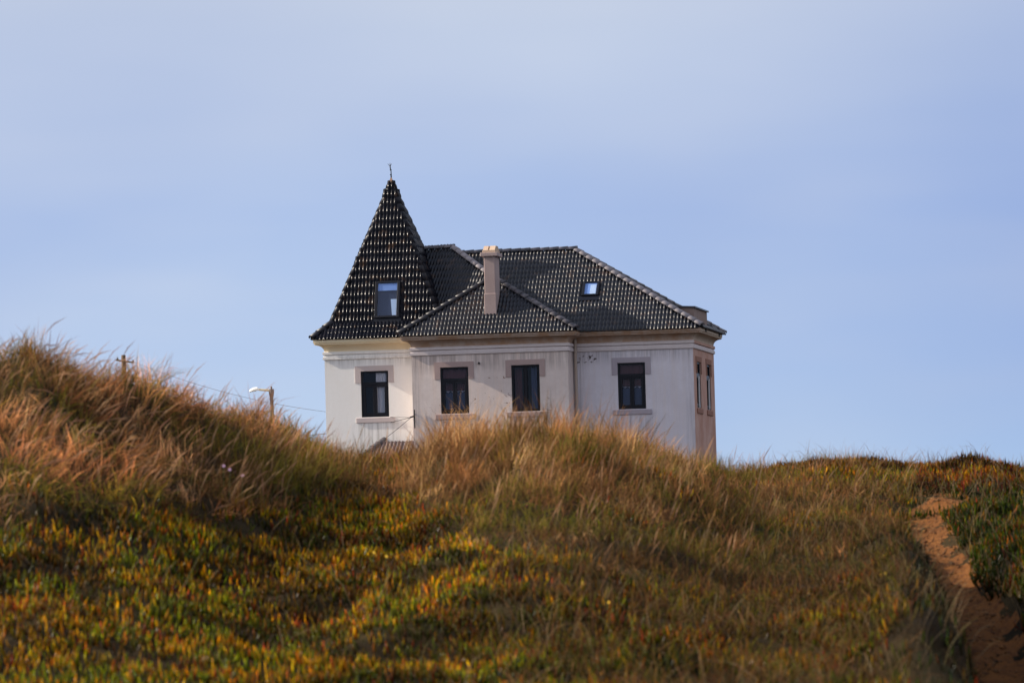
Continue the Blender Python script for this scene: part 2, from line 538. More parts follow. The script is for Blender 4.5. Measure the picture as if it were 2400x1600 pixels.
wob = (n2(cx[:, 0] * 3 + 40, cx[:, 1] * 2.2) - 0.5) * 0.34
on_path = (np.abs(cx[:, 0] - pxc) < phw + 0.06 + wob) & (cx[:, 1] > 27) & (cx[:, 1] < 63.6)

M_soil = mat("dune_soil", (0.05, 0.036, 0.022), 1.0, 0.05)
t = NT(M_soil)
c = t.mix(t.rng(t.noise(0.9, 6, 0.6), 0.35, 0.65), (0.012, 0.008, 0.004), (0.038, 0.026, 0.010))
t.col(c)
t.bump(t.noise(9, 6, 0.7), 0.6, 0.05)
M_sand = mat("path_sand", (0.42, 0.22, 0.10), 1.0, 0.05)
t = NT(M_sand)
c = t.mix(t.rng(t.noise(1.6, 5, 0.6), 0.3, 0.7), (0.31, 0.125, 0.036), (0.17, 0.066, 0.024))
c = t.mix(t.rng(t.noise(13, 7, 0.75), 0.52, 0.60), c, (0.09, 0.042, 0.022))
t.col(c)
t.bump(t.noise(7, 8, 0.75), 1.0, 0.12)

patch_f = (cx[:, 0] > 4.75) & (cx[:, 0] < 6.1) & (cx[:, 1] > 63) & (cx[:, 1] < 70) & (n2(cx[:, 0] * 2.2, cx[:, 1] * 0.8) > np.where(cx[:, 1] < 66.5, 0.36, 0.58))
on_path |= patch_f | (((cx[:, 0] - 5.30) / 0.36) ** 2 + ((cx[:, 1] - 64.6) / 1.1) ** 2 < 1.0 + 2 * wob)
def sub_mesh(name, sel, m):
    q = gq[sel]
    used, inv = np.unique(q.ravel(), return_inverse=True)
    o = obj(name, np_mesh(name, gv[used], quads=inv.reshape(-1, 4)), None, m)
    o["kind"] = "structure"
    return o
sub_mesh("ground", ~on_path, M_soil)
sub_mesh("path", on_path, M_sand)

# ------------------------------------------------------------------ house (own metres: u right along the front, v back, w up)
ALPHA = 0.153
HOUSE = empty("house", (6.359, 180.0, 0.0), -ALPHA)
tag(HOUSE, "old pale seaside house with black tiled roofs and a pointed corner tower behind the dune", "house")
def front(v):
    return Basis((0, v, 0), (1, 0, 0), (0, 0, 1), (0, -1, 0))
def side(u):
    return Basis((u, 0, 0), (0, 1, 0), (0, 0, 1), (1, 0, 0))
BASE = 2.2
WALL_TOP = 9.78

def wall_panel(bm, B, a0, a1, b0, b1, holes, mi=0, reveal=0.14):
    xs = sorted({a0, a1, *[h[0] for h in holes], *[h[1] for h in holes]})
    ys = sorted({b0, b1, *[h[2] for h in holes], *[h[3] for h in holes]})
    for x0, x1 in zip(xs, xs[1:]):
        for y0, y1 in zip(ys, ys[1:]):
            mx, my = (x0 + x1) / 2, (y0 + y1) / 2
            if any(h[0] < mx < h[1] and h[2] < my < h[3] for h in holes):
                continue
            quad(bm, [B.p(x0, y0), B.p(x1, y0), B.p(x1, y1), B.p(x0, y1)], mi)
    for h in holes:
        p = [(h[0], h[2]), (h[1], h[2]), (h[1], h[3]), (h[0], h[3])]
        for i in range(4):
            q, r = p[i], p[(i + 1) % 4]
            quad(bm, [B.p(*q, 0), B.p(*r, 0), B.p(*r, -reveal), B.p(*q, -reveal)], mi)

WIN_B, WIN_T = 7.02, 8.65
TU0, TU1, TV0, TV1 = -13.16, -8.78, -0.20, 4.18       # tower
BU0, BU1, BV = -9.83, -4.27, -1.30                    # bay
MD = 6.35                                             # depth of the main block
bm = bmesh.new()
wall_panel(bm, front(TV0), TU0, BU0 + 0.3, BASE, WALL_TOP, [(-11.87, -10.88, WIN_B, WIN_T)])
quad(bm, [(TU0, TV0, BASE), (TU0, TV0, WALL_TOP), (TU0, TV1, WALL_TOP), (TU0, TV1, BASE)])
quad(bm, [(TU0, TV1, BASE), (TU0, TV1, WALL_TOP), (TU1, TV1, WALL_TOP), (TU1, TV1, BASE)])
quad(bm, [(TU0, TV1, BASE), (TU0, MD, BASE), (TU0, MD, WALL_TOP), (TU0, TV1, WALL_TOP)])
W_tower = tag(obj("wall", bm, HOUSE, M_white), "white rendered tower wall")
bm = bmesh.new()
wall_panel(bm, front(BV), BU0, BU1, BASE, WALL_TOP, [(-8.82, -7.82, WIN_B, WIN_T), (-6.29, -5.29, WIN_B, WIN_T)])
quad(bm, [(BU0, BV, BASE), (BU0, BV, WALL_TOP), (BU0, 0.2, WALL_TOP), (BU0, 0.2, BASE)])
quad(bm, [(BU1, BV, BASE), (BU1, 0.1, BASE), (BU1, 0.1, WALL_TOP), (BU1, BV, WALL_TOP)])
obj("wall", bm, HOUSE, M_bay)["label"] = "stained pinkish bay wall with two windows"
bm = bmesh.new()
wall_panel(bm, front(0), BU1 - 0.2, 0, BASE, WALL_TOP, [(-2.70, -1.72, WIN_B, WIN_T)])
obj("wall", bm, HOUSE, M_main)["label"] = "greyish main wall with peeling paint beside the bay"
bm = bmesh.new()
wall_panel(bm, side(0), 0, MD, BASE, WALL_TOP, [(0.85, 2.15, WIN_B, WIN_T), (3.9, 5.2, WIN_B, WIN_T)])
obj("wall", bm, HOUSE, M_side)["label"] = "reddish brown end wall with two narrow looking windows"
bm = bmesh.new()
quad(bm, [(0, MD, BASE), (TU0, MD, BASE), (TU0, MD, WALL_TOP), (0, MD, WALL_TOP)])
obj("wall", bm, HOUSE, M_main)
bm = bmesh.new()                                       # room floor and ceiling keep the inside dark
for w in (6.2, 9.3):
    quad(bm, [(TU0 + .05, TV0 + 0.3, w), (-0.05, 0.3, w), (-0.05, MD - 0.05, w), (TU0 + .05, MD - 0.05, w)])
    quad(bm, [(BU0 + .05, BV + 0.2, w + 0.003), (BU1 - 0.05, BV + 0.2, w + 0.003), (BU1 - 0.05, 0.31, w + 0.003), (BU0 + .05, 0.31, w + 0.003)])
quad(bm, [(TU0 + .05, 2.6, 6.2), (-0.05, 2.6, 6.2), (-0.05, 2.6, 9.3), (TU0 + .05, 2.6, 9.3)])
obj("room_lining", bm, HOUSE, M_room)

# cornice and string courses swept along the outline
OUT_T = [(TU0, MD), (TU0, TV0), (BU0 + 0.02, TV0)]
OUT_B = [(BU0, 0.0), (BU0, BV), (BU1, BV), (BU1, 0.0), (0.0, 0.0)]
OUT_S = [(0.0, 0.0), (0.0, MD)]
def offset_path(path, o, start_mitre=None, end_mitre=None):
    """outline moved outwards by o (outline runs with the outside on its right)"""
    res = []
    P = [Vector((*p, 0)) for p in path]
    def nrm(a, b):
        d = (b - a).normalized()
        return Vector((-d.y, d.x, 0)) * -1.0
    for i, p in enumerate(P):
        ns = []
        if i > 0: ns.append(nrm(P[i - 1], p))
        elif start_mitre: ns.append(Vector((*start_mitre, 0)))
        if i < len(P) - 1: ns.append(nrm(p, P[i + 1]))
        elif end_mitre: ns.append(Vector((*end_mitre, 0)))
        if len(ns) == 2:
            m = (ns[0] + ns[1])
            m = m / max(m.dot(ns[0]), 1e-3)
        else:
            m = ns[0]
        res.append(p + m * o)
    return res
def sweep(bm, path, prof, sm=None, em=None):
    rings = []
    for o, w in prof:
        rings.append([bm.verts.new((q.x, q.y, w)) for q in offset_path(path, o, sm, em)])
    for a, b in zip(rings, rings[1:]):
        for i in range(len(path) - 1):
            bm.faces.new((a[i], a[i + 1], b[i + 1], b[i]))
    bmesh.ops.recalc_face_normals(bm, faces=bm.faces[:])
cove = [(0.004 + 0.27 * (1 - math.cos(k * math.pi / 16)), 9.395 + 0.225 * math.sin(k * math.pi / 16)) for k in range(9)]
PROF_COVE = [(0.0, 9.385)] + cove + [(0.274, 9.632), (0.315, 9.636), (0.315, 9.662), (0.295, 9.668), (0.335, 9.695), (0.335, 9.80), (0.0, 9.81)]
PROF_B1 = [(0.0, 9.262), (0.052, 9.275), (0.058, 9.28), (0.058, 9.368), (0.05, 9.374), (0.0, 9.384)]
PROF_B2 = [(0.0, 9.085), (0.048, 9.097), (0.054, 9.102), (0.054, 9.192), (0.03, 9.202), (0.026, 9.25), (0.0, 9.255)]
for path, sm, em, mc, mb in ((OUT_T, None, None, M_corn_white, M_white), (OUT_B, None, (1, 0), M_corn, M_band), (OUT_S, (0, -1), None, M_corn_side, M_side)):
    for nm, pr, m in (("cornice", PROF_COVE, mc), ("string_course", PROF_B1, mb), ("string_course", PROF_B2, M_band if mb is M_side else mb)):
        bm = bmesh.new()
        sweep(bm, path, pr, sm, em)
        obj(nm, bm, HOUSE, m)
# square vents in the frieze of the end wall
for v in (1.15, 5.35):
    bm = bmesh.new()
    box(bm, side(0.338), v - 0.2, v + 0.2, 9.70, 9.80, -0.05, 0.006)
    obj("vent", bm, HOUSE, M_dark_hole)

# ---------------- windows
def curtain_bm(B, a0, a1, b0, b1, c, folds, depth=0.03, scallop=0.0):
    bm = bmesh.new()
    n = folds * 4
    top, bot = [], []
    for i in range(n + 1):
        f = i / n
        d = c + depth * math.sin(f * folds * 2 * math.pi)
        a = a0 + (a1 - a0) * f
        top.append(bm.verts.new(B.p(a, b1, d)))
        bot.append(bm.verts.new(B.p(a, b0 + scallop * abs(math.sin(f * folds * math.pi)), d)))
    for i in range(n):
        bm.faces.new((bot[i], bot[i + 1], top[i + 1], top[i]))
    for f in bm.faces: f.smooth = True
    return bm

def window(B, a0, a1, stone, style, label=None):
    b0, b1 = WIN_B, WIN_T
    mid = (a0 + a1) / 2
    bm = bmesh.new()
    c0, c1 = -0.10, -0.035
    g = 0.003
    for s in ((a0 + g, a0 + 0.075, b0 + g, b1 - g), (a1 - 0.075, a1 - g, b0 + g, b1 - g)):
        box(bm, B, *s, c0, c1, 0.006)
    box(bm, B, a0 + 0.077, a1 - 0.077, b1 - 0.065, b1 - g, c0, c1, 0.006)
    box(bm, B, a0 + 0.077, a1 - 0.077, b0 + g, b0 + 0.075, c0, c1, 0.006)
    tr = b1 - 0.44
    if style == "tall":
        box(bm, B, mid - 0.05, mid + 0.05, b0 + 0.077, b1 - 0.067, c0, c1 + 0.004, 0.006)
    else:
        box(bm, B, a0 + 0.077, a1 - 0.077, tr - 0.05, tr + 0.05, c0, c1 + 0.004, 0.006)
    fr = obj("window", bm, HOUSE, M_frame)
    if label: fr["label"] = label
    panes = []
    if style == "tall":
        lo, hi = b0 + 0.077, b1 - 0.067
        cases = [(a0 + 0.08, mid - 0.053), (mid + 0.053, a1 - 0.08)]
        cf = 0.012
    else:
        lo, hi = b0 + 0.078, tr - 0.053
        cases = [(a0 + 0.08, mid - 0.003), (mid + 0.003, a1 - 0.08)]
        cf = 0.072
        panes.append((a0 + 0.078, a1 - 0.078, tr + 0.052, b1 - 0.067))
    for x0, x1 in cases:
        bm = bmesh.new()
        cc0, cc1 = c0 + 0.01, c1 + 0.012
        box(bm, B, x0, x0 + cf, lo, hi, cc0, cc1, 0.004)
        box(bm, B, x1 - cf, x1, lo, hi, cc0, cc1, 0.004)
        box(bm, B, x0 + cf, x1 - cf, hi - cf, hi, cc0, cc1, 0.004)
        box(bm, B, x0 + cf, x1 - cf, lo, lo + cf, cc0, cc1, 0.004)
        obj("casement", bm, fr, M_frame)
        panes.append((x0 + cf - 0.004, x1 - cf + 0.004, lo + cf - 0.004, hi - cf + 0.004))
    for p in panes:
        bm = bmesh.new()
        box(bm, B, *p, -0.078, -0.070)
        obj("pane", bm, fr, M_glass)
    # stone head with short legs, and sill
    bm = bmesh.new()
    pts = [(a0 - 0.2, 8.235), (a0 - 0.004, 8.235), (a0 - 0.004, b1 + 0.004), (a1 + 0.004, b1 + 0.004), (a1 + 0.004, 8.235), (a1 + 0.2, 8.235), (a1 + 0.2, 8.84), (a0 - 0.2, 8.84)]
    fv = [bm.verts.new(B.p(a, b, 0.025)) for a, b in pts]
    bv = [bm.verts.new(B.p(a, b, -0.02)) for a, b in pts]
    bm.faces.new(fv)
    for i in range(8):
        j = (i + 1) % 8
        bm.faces.new((fv[i], bv[i], bv[j], fv[j]))
    bmesh.ops.recalc_face_normals(bm, faces=bm.faces[:])
    obj("lintel", bm, fr, stone)
    bm = bmesh.new()
    box(bm, B, a0 - 0.2, a1 + 0.2, 6.825, 7.0, -0.10, 0.04, 0.008)
    obj("sill", bm, fr, stone)
    return fr, mid, tr

B = front(TV0)
fr, mid, tr = window(B, -11.87, -10.88, M_stone_pale, "transom", "dark tower window with a white curtain on its right")
obj("curtain", curtain_bm(B, mid + 0.03, -10.95, WIN_B + 0.06, WIN_T - 0.04, -0.12, 4, 0.02), fr, M_curtain)
B = front(BV)
fr, mid, tr = window(B, -8.82, -7.82, M_stone, "transom", "dark bay window with a transom and painted reddish reflections")
def pane_reflections(B, fr, a0, a1):  # coloured sheets behind the glass stand in for the reflected village
    obj("reflection_red", curtain_bm(B, a0, a1, 7.80, 8.6, -0.15, 5, 0.008, 0.06), fr, M_refl_red)
    obj("reflection_pale_edge", curtain_bm(B, a0, a1, 7.75, 7.815, -0.140, 5, 0.008, 0.06), fr, M_refl_pale)
    obj("blind", curtain_bm(B, a0, a1, WIN_B, 7.76, -0.18, 3, 0.008), fr, M_refl_blue)  # bluish lower half of the painted reflection, no hung blind
pane_reflections(B, fr, -8.76, -7.88)
fr, mid, tr = window(B, -6.29, -5.29, M_stone, "tall", "dark bay window with two tall casements")
obj("curtain", curtain_bm(B, -6.2, -5.95, WIN_B, WIN_T - 0.02, -0.24, 3, 0.012), fr, M_refl_red)  # sheet coloured for the faint reddish reflection, not a real curtain
obj("curtain", curtain_bm(B, -5.62, -5.36, WIN_B, WIN_T - 0.02, -0.24, 3, 0.012), fr, M_refl_blue)  # likewise for the faint bluish reflection
B = front(0)
fr, mid, tr = window(B, -2.70, -1.72, M_stone_grey, "transom", "dark window of the main wall with grey stone head")
pane_reflections(B, fr, -2.64, -1.78)
B = side(0)
for a0 in (0.85, 3.9):
    fr, mid, tr = window(B, a0, a0 + 1.3, M_stone_red, "transom")
    bm = bmesh.new()
    box(bm, B, mid - 0.04, mid + 0.04, WIN_B + 0.02, 8.15, -0.03, 0.02, 0.01)
    obj("mullion", bm, fr, M_bar_white)

# downpipe in the corner, cable bracket on the bay's corner
bm = bmesh.new()
tube(bm, [(-4.17, -0.09, 9.6), (-4.17, -0.09, 2.4)], 0.055, 8)
obj("downpipe", bm, HOUSE, M_pipe)
bm = bmesh.new()
tube(bm, [(BU0 + 0.06, BV - 0.05, 6.55), (BU0 + 0.06, BV - 0.05, 7.2)], 0.02, 6)
tube(bm, [(BU0 + 0.06, BV - 0.05, 6.98), (BU0 - 0.10, BV - 0.08, 6.93)], 0.03, 6)
tube(bm, [(BU0 + 0.06, BV - 0.05, 7.05), (BU0 + 0.06, BV + 0.02, 7.05)], 0.02, 6)
obj("cable_bracket", bm, HOUSE, M_iron)
# small wall fittings
bm = bmesh.new()
box(bm, front(BV), -7.45, -7.40, 8.72, 8.80, 0.0, 0.10, 0.01)
obj("wall_hook", bm, HOUSE, M_iron)

# ---------------- roofs
CW, GAUGE = 0.131, 0.285
def tile_mesh(name, gauge):
    xs = [0.0, 0.012, 0.024, 0.042, 0.064, 0.086, 0.104, 0.116, 0.131]
    zs = [0.006, 0.004, 0.018, 0.036, 0.043, 0.036, 0.018, 0.004, 0.006]
    ln = gauge * 1.12
    v, q = [], []
    n = len(xs)
    for y, dz, sh in ((0.0, 0.006, 0.9), (0.06, 0.033, 1.0), (0.15, 0.043, 1.0), (ln, 0.004, 1.0)):        # rounded nose, then the straight body
        for x, z in zip(xs, zs):
            v.append((x, y, z * sh + dz))
    for y, f in ((0.0, 0), (0.008, 1)):                                               # the nose's edge has its own corners
        for x, z in zip(xs, zs):
            v.append((x, y, z * 0.9 + 0.006) if not f else (x, y, z * 0.45 - 0.014))
    for r in range(3):
        for i in range(n - 1):
            q.append((r * n + i, r * n + i + 1, (r + 1) * n + i + 1, (r + 1) * n + i))
    for i in range(n - 1):
        q.append((4 * n + i + 1, 4 * n + i, 5 * n + i, 5 * n + i + 1))
    me = bpy.data.meshes.new(name)
    me.from_pydata(v, [], q)
    me.polygons.foreach_set("use_smooth", np.ones(len(q), bool))
    me.update()
    return me, np.array(v), np.array(q)
TILES = []           # every tile: (area seen, roof part, matrix, kind)
def inside(poly, x, y):
    r = False
    for i in range(len(poly)):
        (x0, y0), (x1, y1) = poly[i], poly[i - 1]
        if (y0 > y) != (y1 > y) and x < (x1 - x0) * (y - y0) / (y1 - y0) + x0:
            r = not r
    return r
def roof_face(bm, pts):
    quad(bm, pts) if len(pts) == 4 else bm.faces.new([bm.verts.new(p) for p in pts])
def lay_tiles(roof, pts, gauge, rank, holes=(), jitter=0.004, lift=0.012):
    """cover one roof plane (pts: corner points in house metres, eave first, left to right)"""
    P = [Vector(p) for p in pts]
    n = (P[1] - P[0]).cross(P[-1] - P[0]).normalized()
    if n.z < 0: n = -n
    e1 = Vector((0, 0, 1)).cross(n).normalized()
    if e1.dot(P[1] - P[0]) < 0: e1 = -e1
    e2 = n.cross(e1).normalized()
    if e2.z < 0: e2 = -e2
    o = P[0]
    poly = [((p - o).dot(e1), (p - o).dot(e2)) for p in P]
    hl = [[((Vector(p) - o).dot(e1), (Vector(p) - o).dot(e2)) for p in h] for h in holes]
    xmin, xmax = min(p[0] for p in poly), max(p[0] for p in poly)
    ymax = max(p[1] for p in poly)
    nn = e1.cross(e2)
    k = 0
    for j in range(int(ymax / gauge) + 2):
        y = j * gauge - 0.05
        for i in range(int((xmax - xmin) / CW) + 2):
            x = xmin + i * CW
            yc = min(max(y + gauge * 0.5, 0.01), ymax)
            if not inside(poly, x + CW / 2, yc):
                continue
            if any(min(p[0] for p in h) < x + CW / 2 < max(p[0] for p in h) and min(p[1] for p in h) + 0.05 < y + gauge and y < max(p[1] for p in h) - 0.45 * gauge for h in hl):
                continue
            loc = o + e1 * (x + random.uniform(-jitter, jitter)) + e2 * (y + random.uniform(-jitter, jitter) * 2) + nn * (lift + random.uniform(0, 0.004))
            rot = Matrix((e1, e2, nn)).transposed().to_4x4()
            rot = rot @ Matrix.Rotation(random.uniform(-0.012, 0.012), 4, "Z") @ Matrix.Rotation(random.uniform(-0.014, 0.014), 4, "X")
            TILES.append((rank + random.random() * 0.01, roof, Matrix.Translation(loc) @ rot, gauge))
            k += 1
    return e1, e2, nn

def cap_bm(ln, r0, r1, seg=8, arc=1.62):
    bm = bmesh.new()
    rings = []
    for y, r, dz in ((0.0, r0, 0.012), (ln, r1, 0.0)):
        rings.append([bm.verts.new((r * math.sin(a), y, r * math.cos(a) * 0.82 + dz)) for a in [(-arc + 2 * arc * k / seg) for k in range(seg + 1)]])
    inner = [bm.verts.new((r0 * 0.8 * math.sin(a), 0.004, r0 * 0.8 * math.cos(a) * 0.82 - 0.012)) for a in [(-arc + 2 * arc * k / seg) for k in range(seg + 1)]]
    for k in range(seg):
        f = bm.faces.new((rings[0][k + 1], rings[0][k], rings[1][k], rings[1][k + 1]))
        f.smooth = True
        bm.faces.new((rings[0][k], rings[0][k + 1], inner[k + 1], inner[k]))
    return bm
def cap_mesh(ln, r0, r1, m=None):
    bm = cap_bm(ln, r0, r1)
    me = bpy.data.meshes.new("ridge_tile")
    bm.to_mesh(me)
    bm.free()
    me.materials.append(m or M_cap)
    return me
M_cap_dark = mat("ridge_tile_glazed_dark", (0.012, 0.012, 0.017), 0.4, 0.25)
CAP_STD = cap_mesh(0.40, 0.135, 0.115)
M_cap_lit = mat("ridge_tile_painted_lit", (0.26, 0.23, 0.235), 0.55, 0.4)  # lighter copy of the cap clay, paints sunlight on the hips
CAP_LIT = cap_mesh(0.40, 0.135, 0.115, M_cap_lit)
CAP_SPIRE = cap_mesh(0.40, 0.115, 0.10, M_cap_dark)
CAP_FLARE = cap_mesh(0.40, 0.135, 0.115, M_cap_dark)
def caps(roof, a, b, me=CAP_STD, step=0.34, lift=0.0, upn=None):
    a, b = Vector(a), Vector(b)
    d = b - a
    n = max(1, round(d.length / step))
    y = d.normalized()
    up = Vector(upn) if upn is not None else Vector((0, 0, 1))
    x = y.cross(up).normalized()
    z = x.cross(y).normalized()
    R = Matrix((x, y, z)).transposed().to_4x4()
    for i in range(n):
        o = bpy.data.objects.new("ridge_tile", me)
        COL.objects.link(o)
        o.parent = roof
        o.matrix_local = Matrix.Translation(a + d * (i / n) + z * (lift + random.uniform(0, 0.008))) @ R @ Matrix.Rotation(random.uniform(-0.02, 0.02), 4, "Z") @ Matrix.Rotation(random.uniform(-0.012, 0.012), 4, "X")

# main block roof (hipped)
EW = 9.80
OV = 0.37
m_e0 = (-4.6, -OV, EW); m_e1 = (OV, -OV, EW); m_e2 = (OV, MD + OV, EW); m_e3 = (TU1, MD + OV, EW)
RV = 3.17
m_r1 = (-4.55, RV, 12.86); m_r0 = (-10.0, RV, 12.86)
mslope = (12.86 - EW) / (RV + OV)
bm = bmesh.new()
roof_face(bm, [(-9.5, -OV, EW), m_e1, m_r1, m_r0])
roof_face(bm, [m_e1, m_e2, m_r1])
roof_face(bm, [m_e2, (-10.0, MD + OV, EW), m_r0, m_r1])
ROOF_M = tag(obj("roof", bm, HOUSE, M_deck), "broad hipped black tiled roof over the right half")
sky_v0, sky_v1 = 1.02, 1.72
def m_pt(u, v, h=0.0):
    return Vector((u, v, EW + (v + OV) * mslope)) + Vector((0, -mslope, 1)).normalized() * h
SKY = [m_pt(-4.09, 1.02), m_pt(-3.42, 1.02), m_pt(-3.42, 1.74), m_pt(-4.09, 1.74)]
lay_tiles(ROOF_M, [(-9.2, -OV, EW), m_e1, m_r1, (-9.2, RV, 12.86)], GAUGE, 100, [SKY])
lay_tiles(ROOF_M, [m_e1, m_e2, m_r1], GAUGE, 10, [[(0.2, 1.2, 9.9), (0.2, 5.0, 9.9), (-1.6, 5.0, 10.9), (-1.6, 1.2, 10.9)]])
caps(ROOF_M, (OV + 0.02, -OV - 0.02, EW + 0.05), (m_r1[0], m_r1[1], m_r1[2] + 0.04), CAP_LIT)
caps(ROOF_M, (OV + 0.02, MD + OV, EW + 0.05), (m_r1[0], m_r1[1], m_r1[2] + 0.04))
caps(ROOF_M, (m_r1[0] + 0.1, RV, 12.91), (-9.6, RV, 12.91))

# bay roof with its own small hip in front of the taller cross wing
KR = 0.655
b_l = (BU0 - 0.40, BV - OV, EW); b_r = (BU1 + 0.36, BV - OV, EW)
AP = (-7.19, 0.80, 11.84)
PP = (-8.86, 2.40, EW + (b_r[0] + 8.86) * KR)
bm = bmesh.new()
roof_face(bm, [b_l, b_r, AP])
roof_face(bm, [b_r, (b_r[0], 6.0, EW), (PP[0], 6.0, PP[2]), PP, AP])
bk = (-7.19, 3.4, 11.84)
roof_face(bm, [b_l, AP, bk, (BU0 - 0.40, 3.4, EW)])
ROOF_B = tag(obj("roof", bm, HOUSE, M_deck), "low hipped tiled roof of the bay around the chimney")
chim_u0, chim_u1, chim_v0, chim_v1 = -7.24, -6.82, -0.93, 0.12
kb = (AP[2] - EW) / (AP[1] - (BV - OV))
def b_pt(u, v):
    return (u, v, EW + (v - (BV - OV)) * kb)
lay_tiles(ROOF_B, [b_l, b_r, AP], GAUGE, 100, [[b_pt(chim_u0, chim_v0 + 0.1), b_pt(chim_u1, chim_v0 + 0.1), b_pt(chim_u1, chim_v1), b_pt(chim_u0, chim_v1)]])
lay_tiles(ROOF_B, [b_r, (b_r[0], 3.2, EW), PP, AP], GAUGE, 5)
caps(ROOF_B, (b_l[0] - 0.02, b_l[1] - 0.02, EW + 0.05), (AP[0], AP[1], AP[2] + 0.04), CAP_FLARE)
caps(ROOF_B, (b_r[0] + 0.02, b_r[1] - 0.02, EW + 0.05), (AP[0], AP[1], AP[2] + 0.04))

# steep cross wing behind tower and bay: plane turned to the front left
nS = Vector((-0.30, -0.667, 0.567)).normalized()
pp, ap = Vector(PP), Vector(AP)
# choose the plane through the hip line AP-PP that leans as nS does
hip = (pp - ap).normalized()
nS = (nS - hip * nS.dot(hip)).normalized()
hz = Vector((0, 0, 1)).cross(nS).normalized()
if hz.x < 0: hz = -hz
upS = nS.cross(hz)
if upS.z < 0: upS = -upS
S_tl = pp - hz * 1.9
down = lambda p, d: p - upS * d
S_bl = down(S_tl, 3.1)
S_br = down(ap - hz * 0.0, 1.6)
bm = bmesh.new()
roof_face(bm, [S_bl, S_br, ap, pp, S_tl])
roof_face(bm, [S_tl, pp, pp + Vector((0, 3.2, -1.2)), S_tl + Vector((0, 3.2, -1.2))])
ROOF_W = tag(obj("roof", bm, HOUSE, M_deck), "dark shaded tiled roof between the tower and the chimney")
lay_tiles(ROOF_W, [S_bl, S_br, ap, pp, S_tl], 0.30, 150)
caps(ROOF_W, ap + Vector((0, 0, 0.04)), pp + Vector((0, 0, 0.04)), CAP_LIT)
caps(ROOF_W, pp + Vector((0, 0, 0.05)), S_tl + Vector((0, 0, 0.05)))

# tower spire with bell-cast eaves
TCU, TCV = (TU0 + TU1) / 2, (TV0 + TV1) / 2
APEX = Vector((TCU, TCV, 15.58))
FA, FWD = 1.97, 10.38           # where the flare starts
EA, EWD = 2.56, 9.83
def sq(a, w):
    return [Vector((TCU - a, TCV - a, w)), Vector((TCU + a, TCV - a, w)), Vector((TCU + a, TCV + a, w)), Vector((TCU - a, TCV + a, w))]
fl, ev = sq(FA, FWD), sq(EA, EWD)
bm = bmesh.new()
for i in range(4):
    j = (i + 1) % 4
    roof_face(bm, [fl[i], fl[j], APEX])
    roof_face(bm, [ev[i], ev[j], fl[j], fl[i]])
ROOF_T = tag(obj("spire_roof", bm, HOUSE, M_deck), "steep pointed black tiled roof of the corner tower")
sp_k = FA / (APEX.z - FWD)
def t_pt(u, w, h=0.0):
    a = (APEX.z - w) * sp_k
    nrm = Vector((0, -1, sp_k)).normalized()
    return Vector((u, TCV - a, w)) + nrm * h
RW = (-11.40, -10.42, 10.42, 11.93)
for i in range(4):
    j = (i + 1) % 4
    h = [[t_pt(RW[0], RW[2]), t_pt(RW[1], RW[2]), t_pt(RW[1], RW[3]), t_pt(RW[0], RW[3])]] if i == 0 else []
    lay_tiles(ROOF_T, [fl[i], fl[j], APEX], 0.325, (200, 20, 1, 1)[i], h, 0.003)
    lay_tiles(ROOF_T, [ev[i], ev[j], fl[j], fl[i]], 0.29, (105, 15, 1, 1)[i])
for i in range(4):
    out = Vector((fl[i].x - TCU, fl[i].y - TCV, 0)).normalized()
    caps(ROOF_T, fl[i], APEX - Vector((0, 0, 0.35)) + out * 0.13, CAP_SPIRE, 0.33, -0.01, out + Vector((0, 0, 0.3)))
    caps(ROOF_T, ev[i] + out * 0.02 + Vector((0, 0, 0.03)), fl[i] + Vector((0, 0, 0.03)), CAP_FLARE, 0.34)
bm = bmesh.new()
cq = sq(0.165, 15.20)
top = bm.verts.new((TCU, TCV, 15.72))
cv = [bm.verts.new(p) for p in cq]
for i in range(4):
    bm.faces.new((cv[i], cv[(i + 1) % 4], top))
obj("spire_cap", bm, ROOF_T, M_copper)
bm = bmesh.new()
A = Vector((TCU, TCV, 15.66))
tube(bm, [A, A + Vector((0.0, 0, 0.22)), A + Vector((-0.025, 0, 0.36)), A + Vector((-0.03, 0, 0.50))], [0.026, 0.018, 0.022, 0.010], 6)
for dx, dz in ((-0.085, 0.10), (0.06, 0.10), (0.0, 0.13)):
    tube(bm, [A + Vector((-0.028, 0, 0.40)), A + Vector((-0.028 + dx, 0.0, 0.40 + dz))], [0.012, 0.006], 5)
for w in (0.1, 0.27):
    tube(bm, [A + Vector((-0.01, 0, w - 0.015)), A + Vector((-0.01, 0, w + 0.015))], [0.035, 0.035], 6)
obj("finial", bm, ROOF_T, M_iron)

def roof_window(Bs, a0, a1, b0, b1, style, label):
    fwid = 0.10 if style == "big" else 0.085
    bm = bmesh.new()
    for s in ((a0, a0 + fwid, b0, b1), (a1 - fwid, a1, b0, b1), (a0 + fwid, a1 - fwid, b1 - fwid * 0.8, b1), (a0 + fwid, a1 - fwid, b0, b0 + fwid * 0.8)):
        box(bm, Bs, *s, -0.04, 0.125, 0.008)
    # lead apron below and at the sides
    box(bm, Bs, a0 - 0.08, a1 + 0.12, b0 - 0.24, b0 - 0.002, 0.0, 0.075, 0.006)
    box(bm, Bs, a1 + 0.002, a1 + 0.10, b0, b1 + 0.05, 0.0, 0.045, 0.006)
    fr = tag(obj("roof_window", bm, HOUSE, M_frame), label)
    bm = bmesh.new()
    box(bm, Bs, a0 + fwid * 0.9, a1 - fwid * 0.9, b0 + fwid * 0.7, b1 - fwid * 0.7, 0.092, 0.098)
    obj("pane", bm, fr, M_glass_roof)
    return fr
nrm = Vector((0, -1, sp_k)).normalized()
upv = Vector((0, sp_k, 1)).normalized()
Bs = Basis(t_pt(TCU, 10.50), (1, 0, 0), upv, nrm)
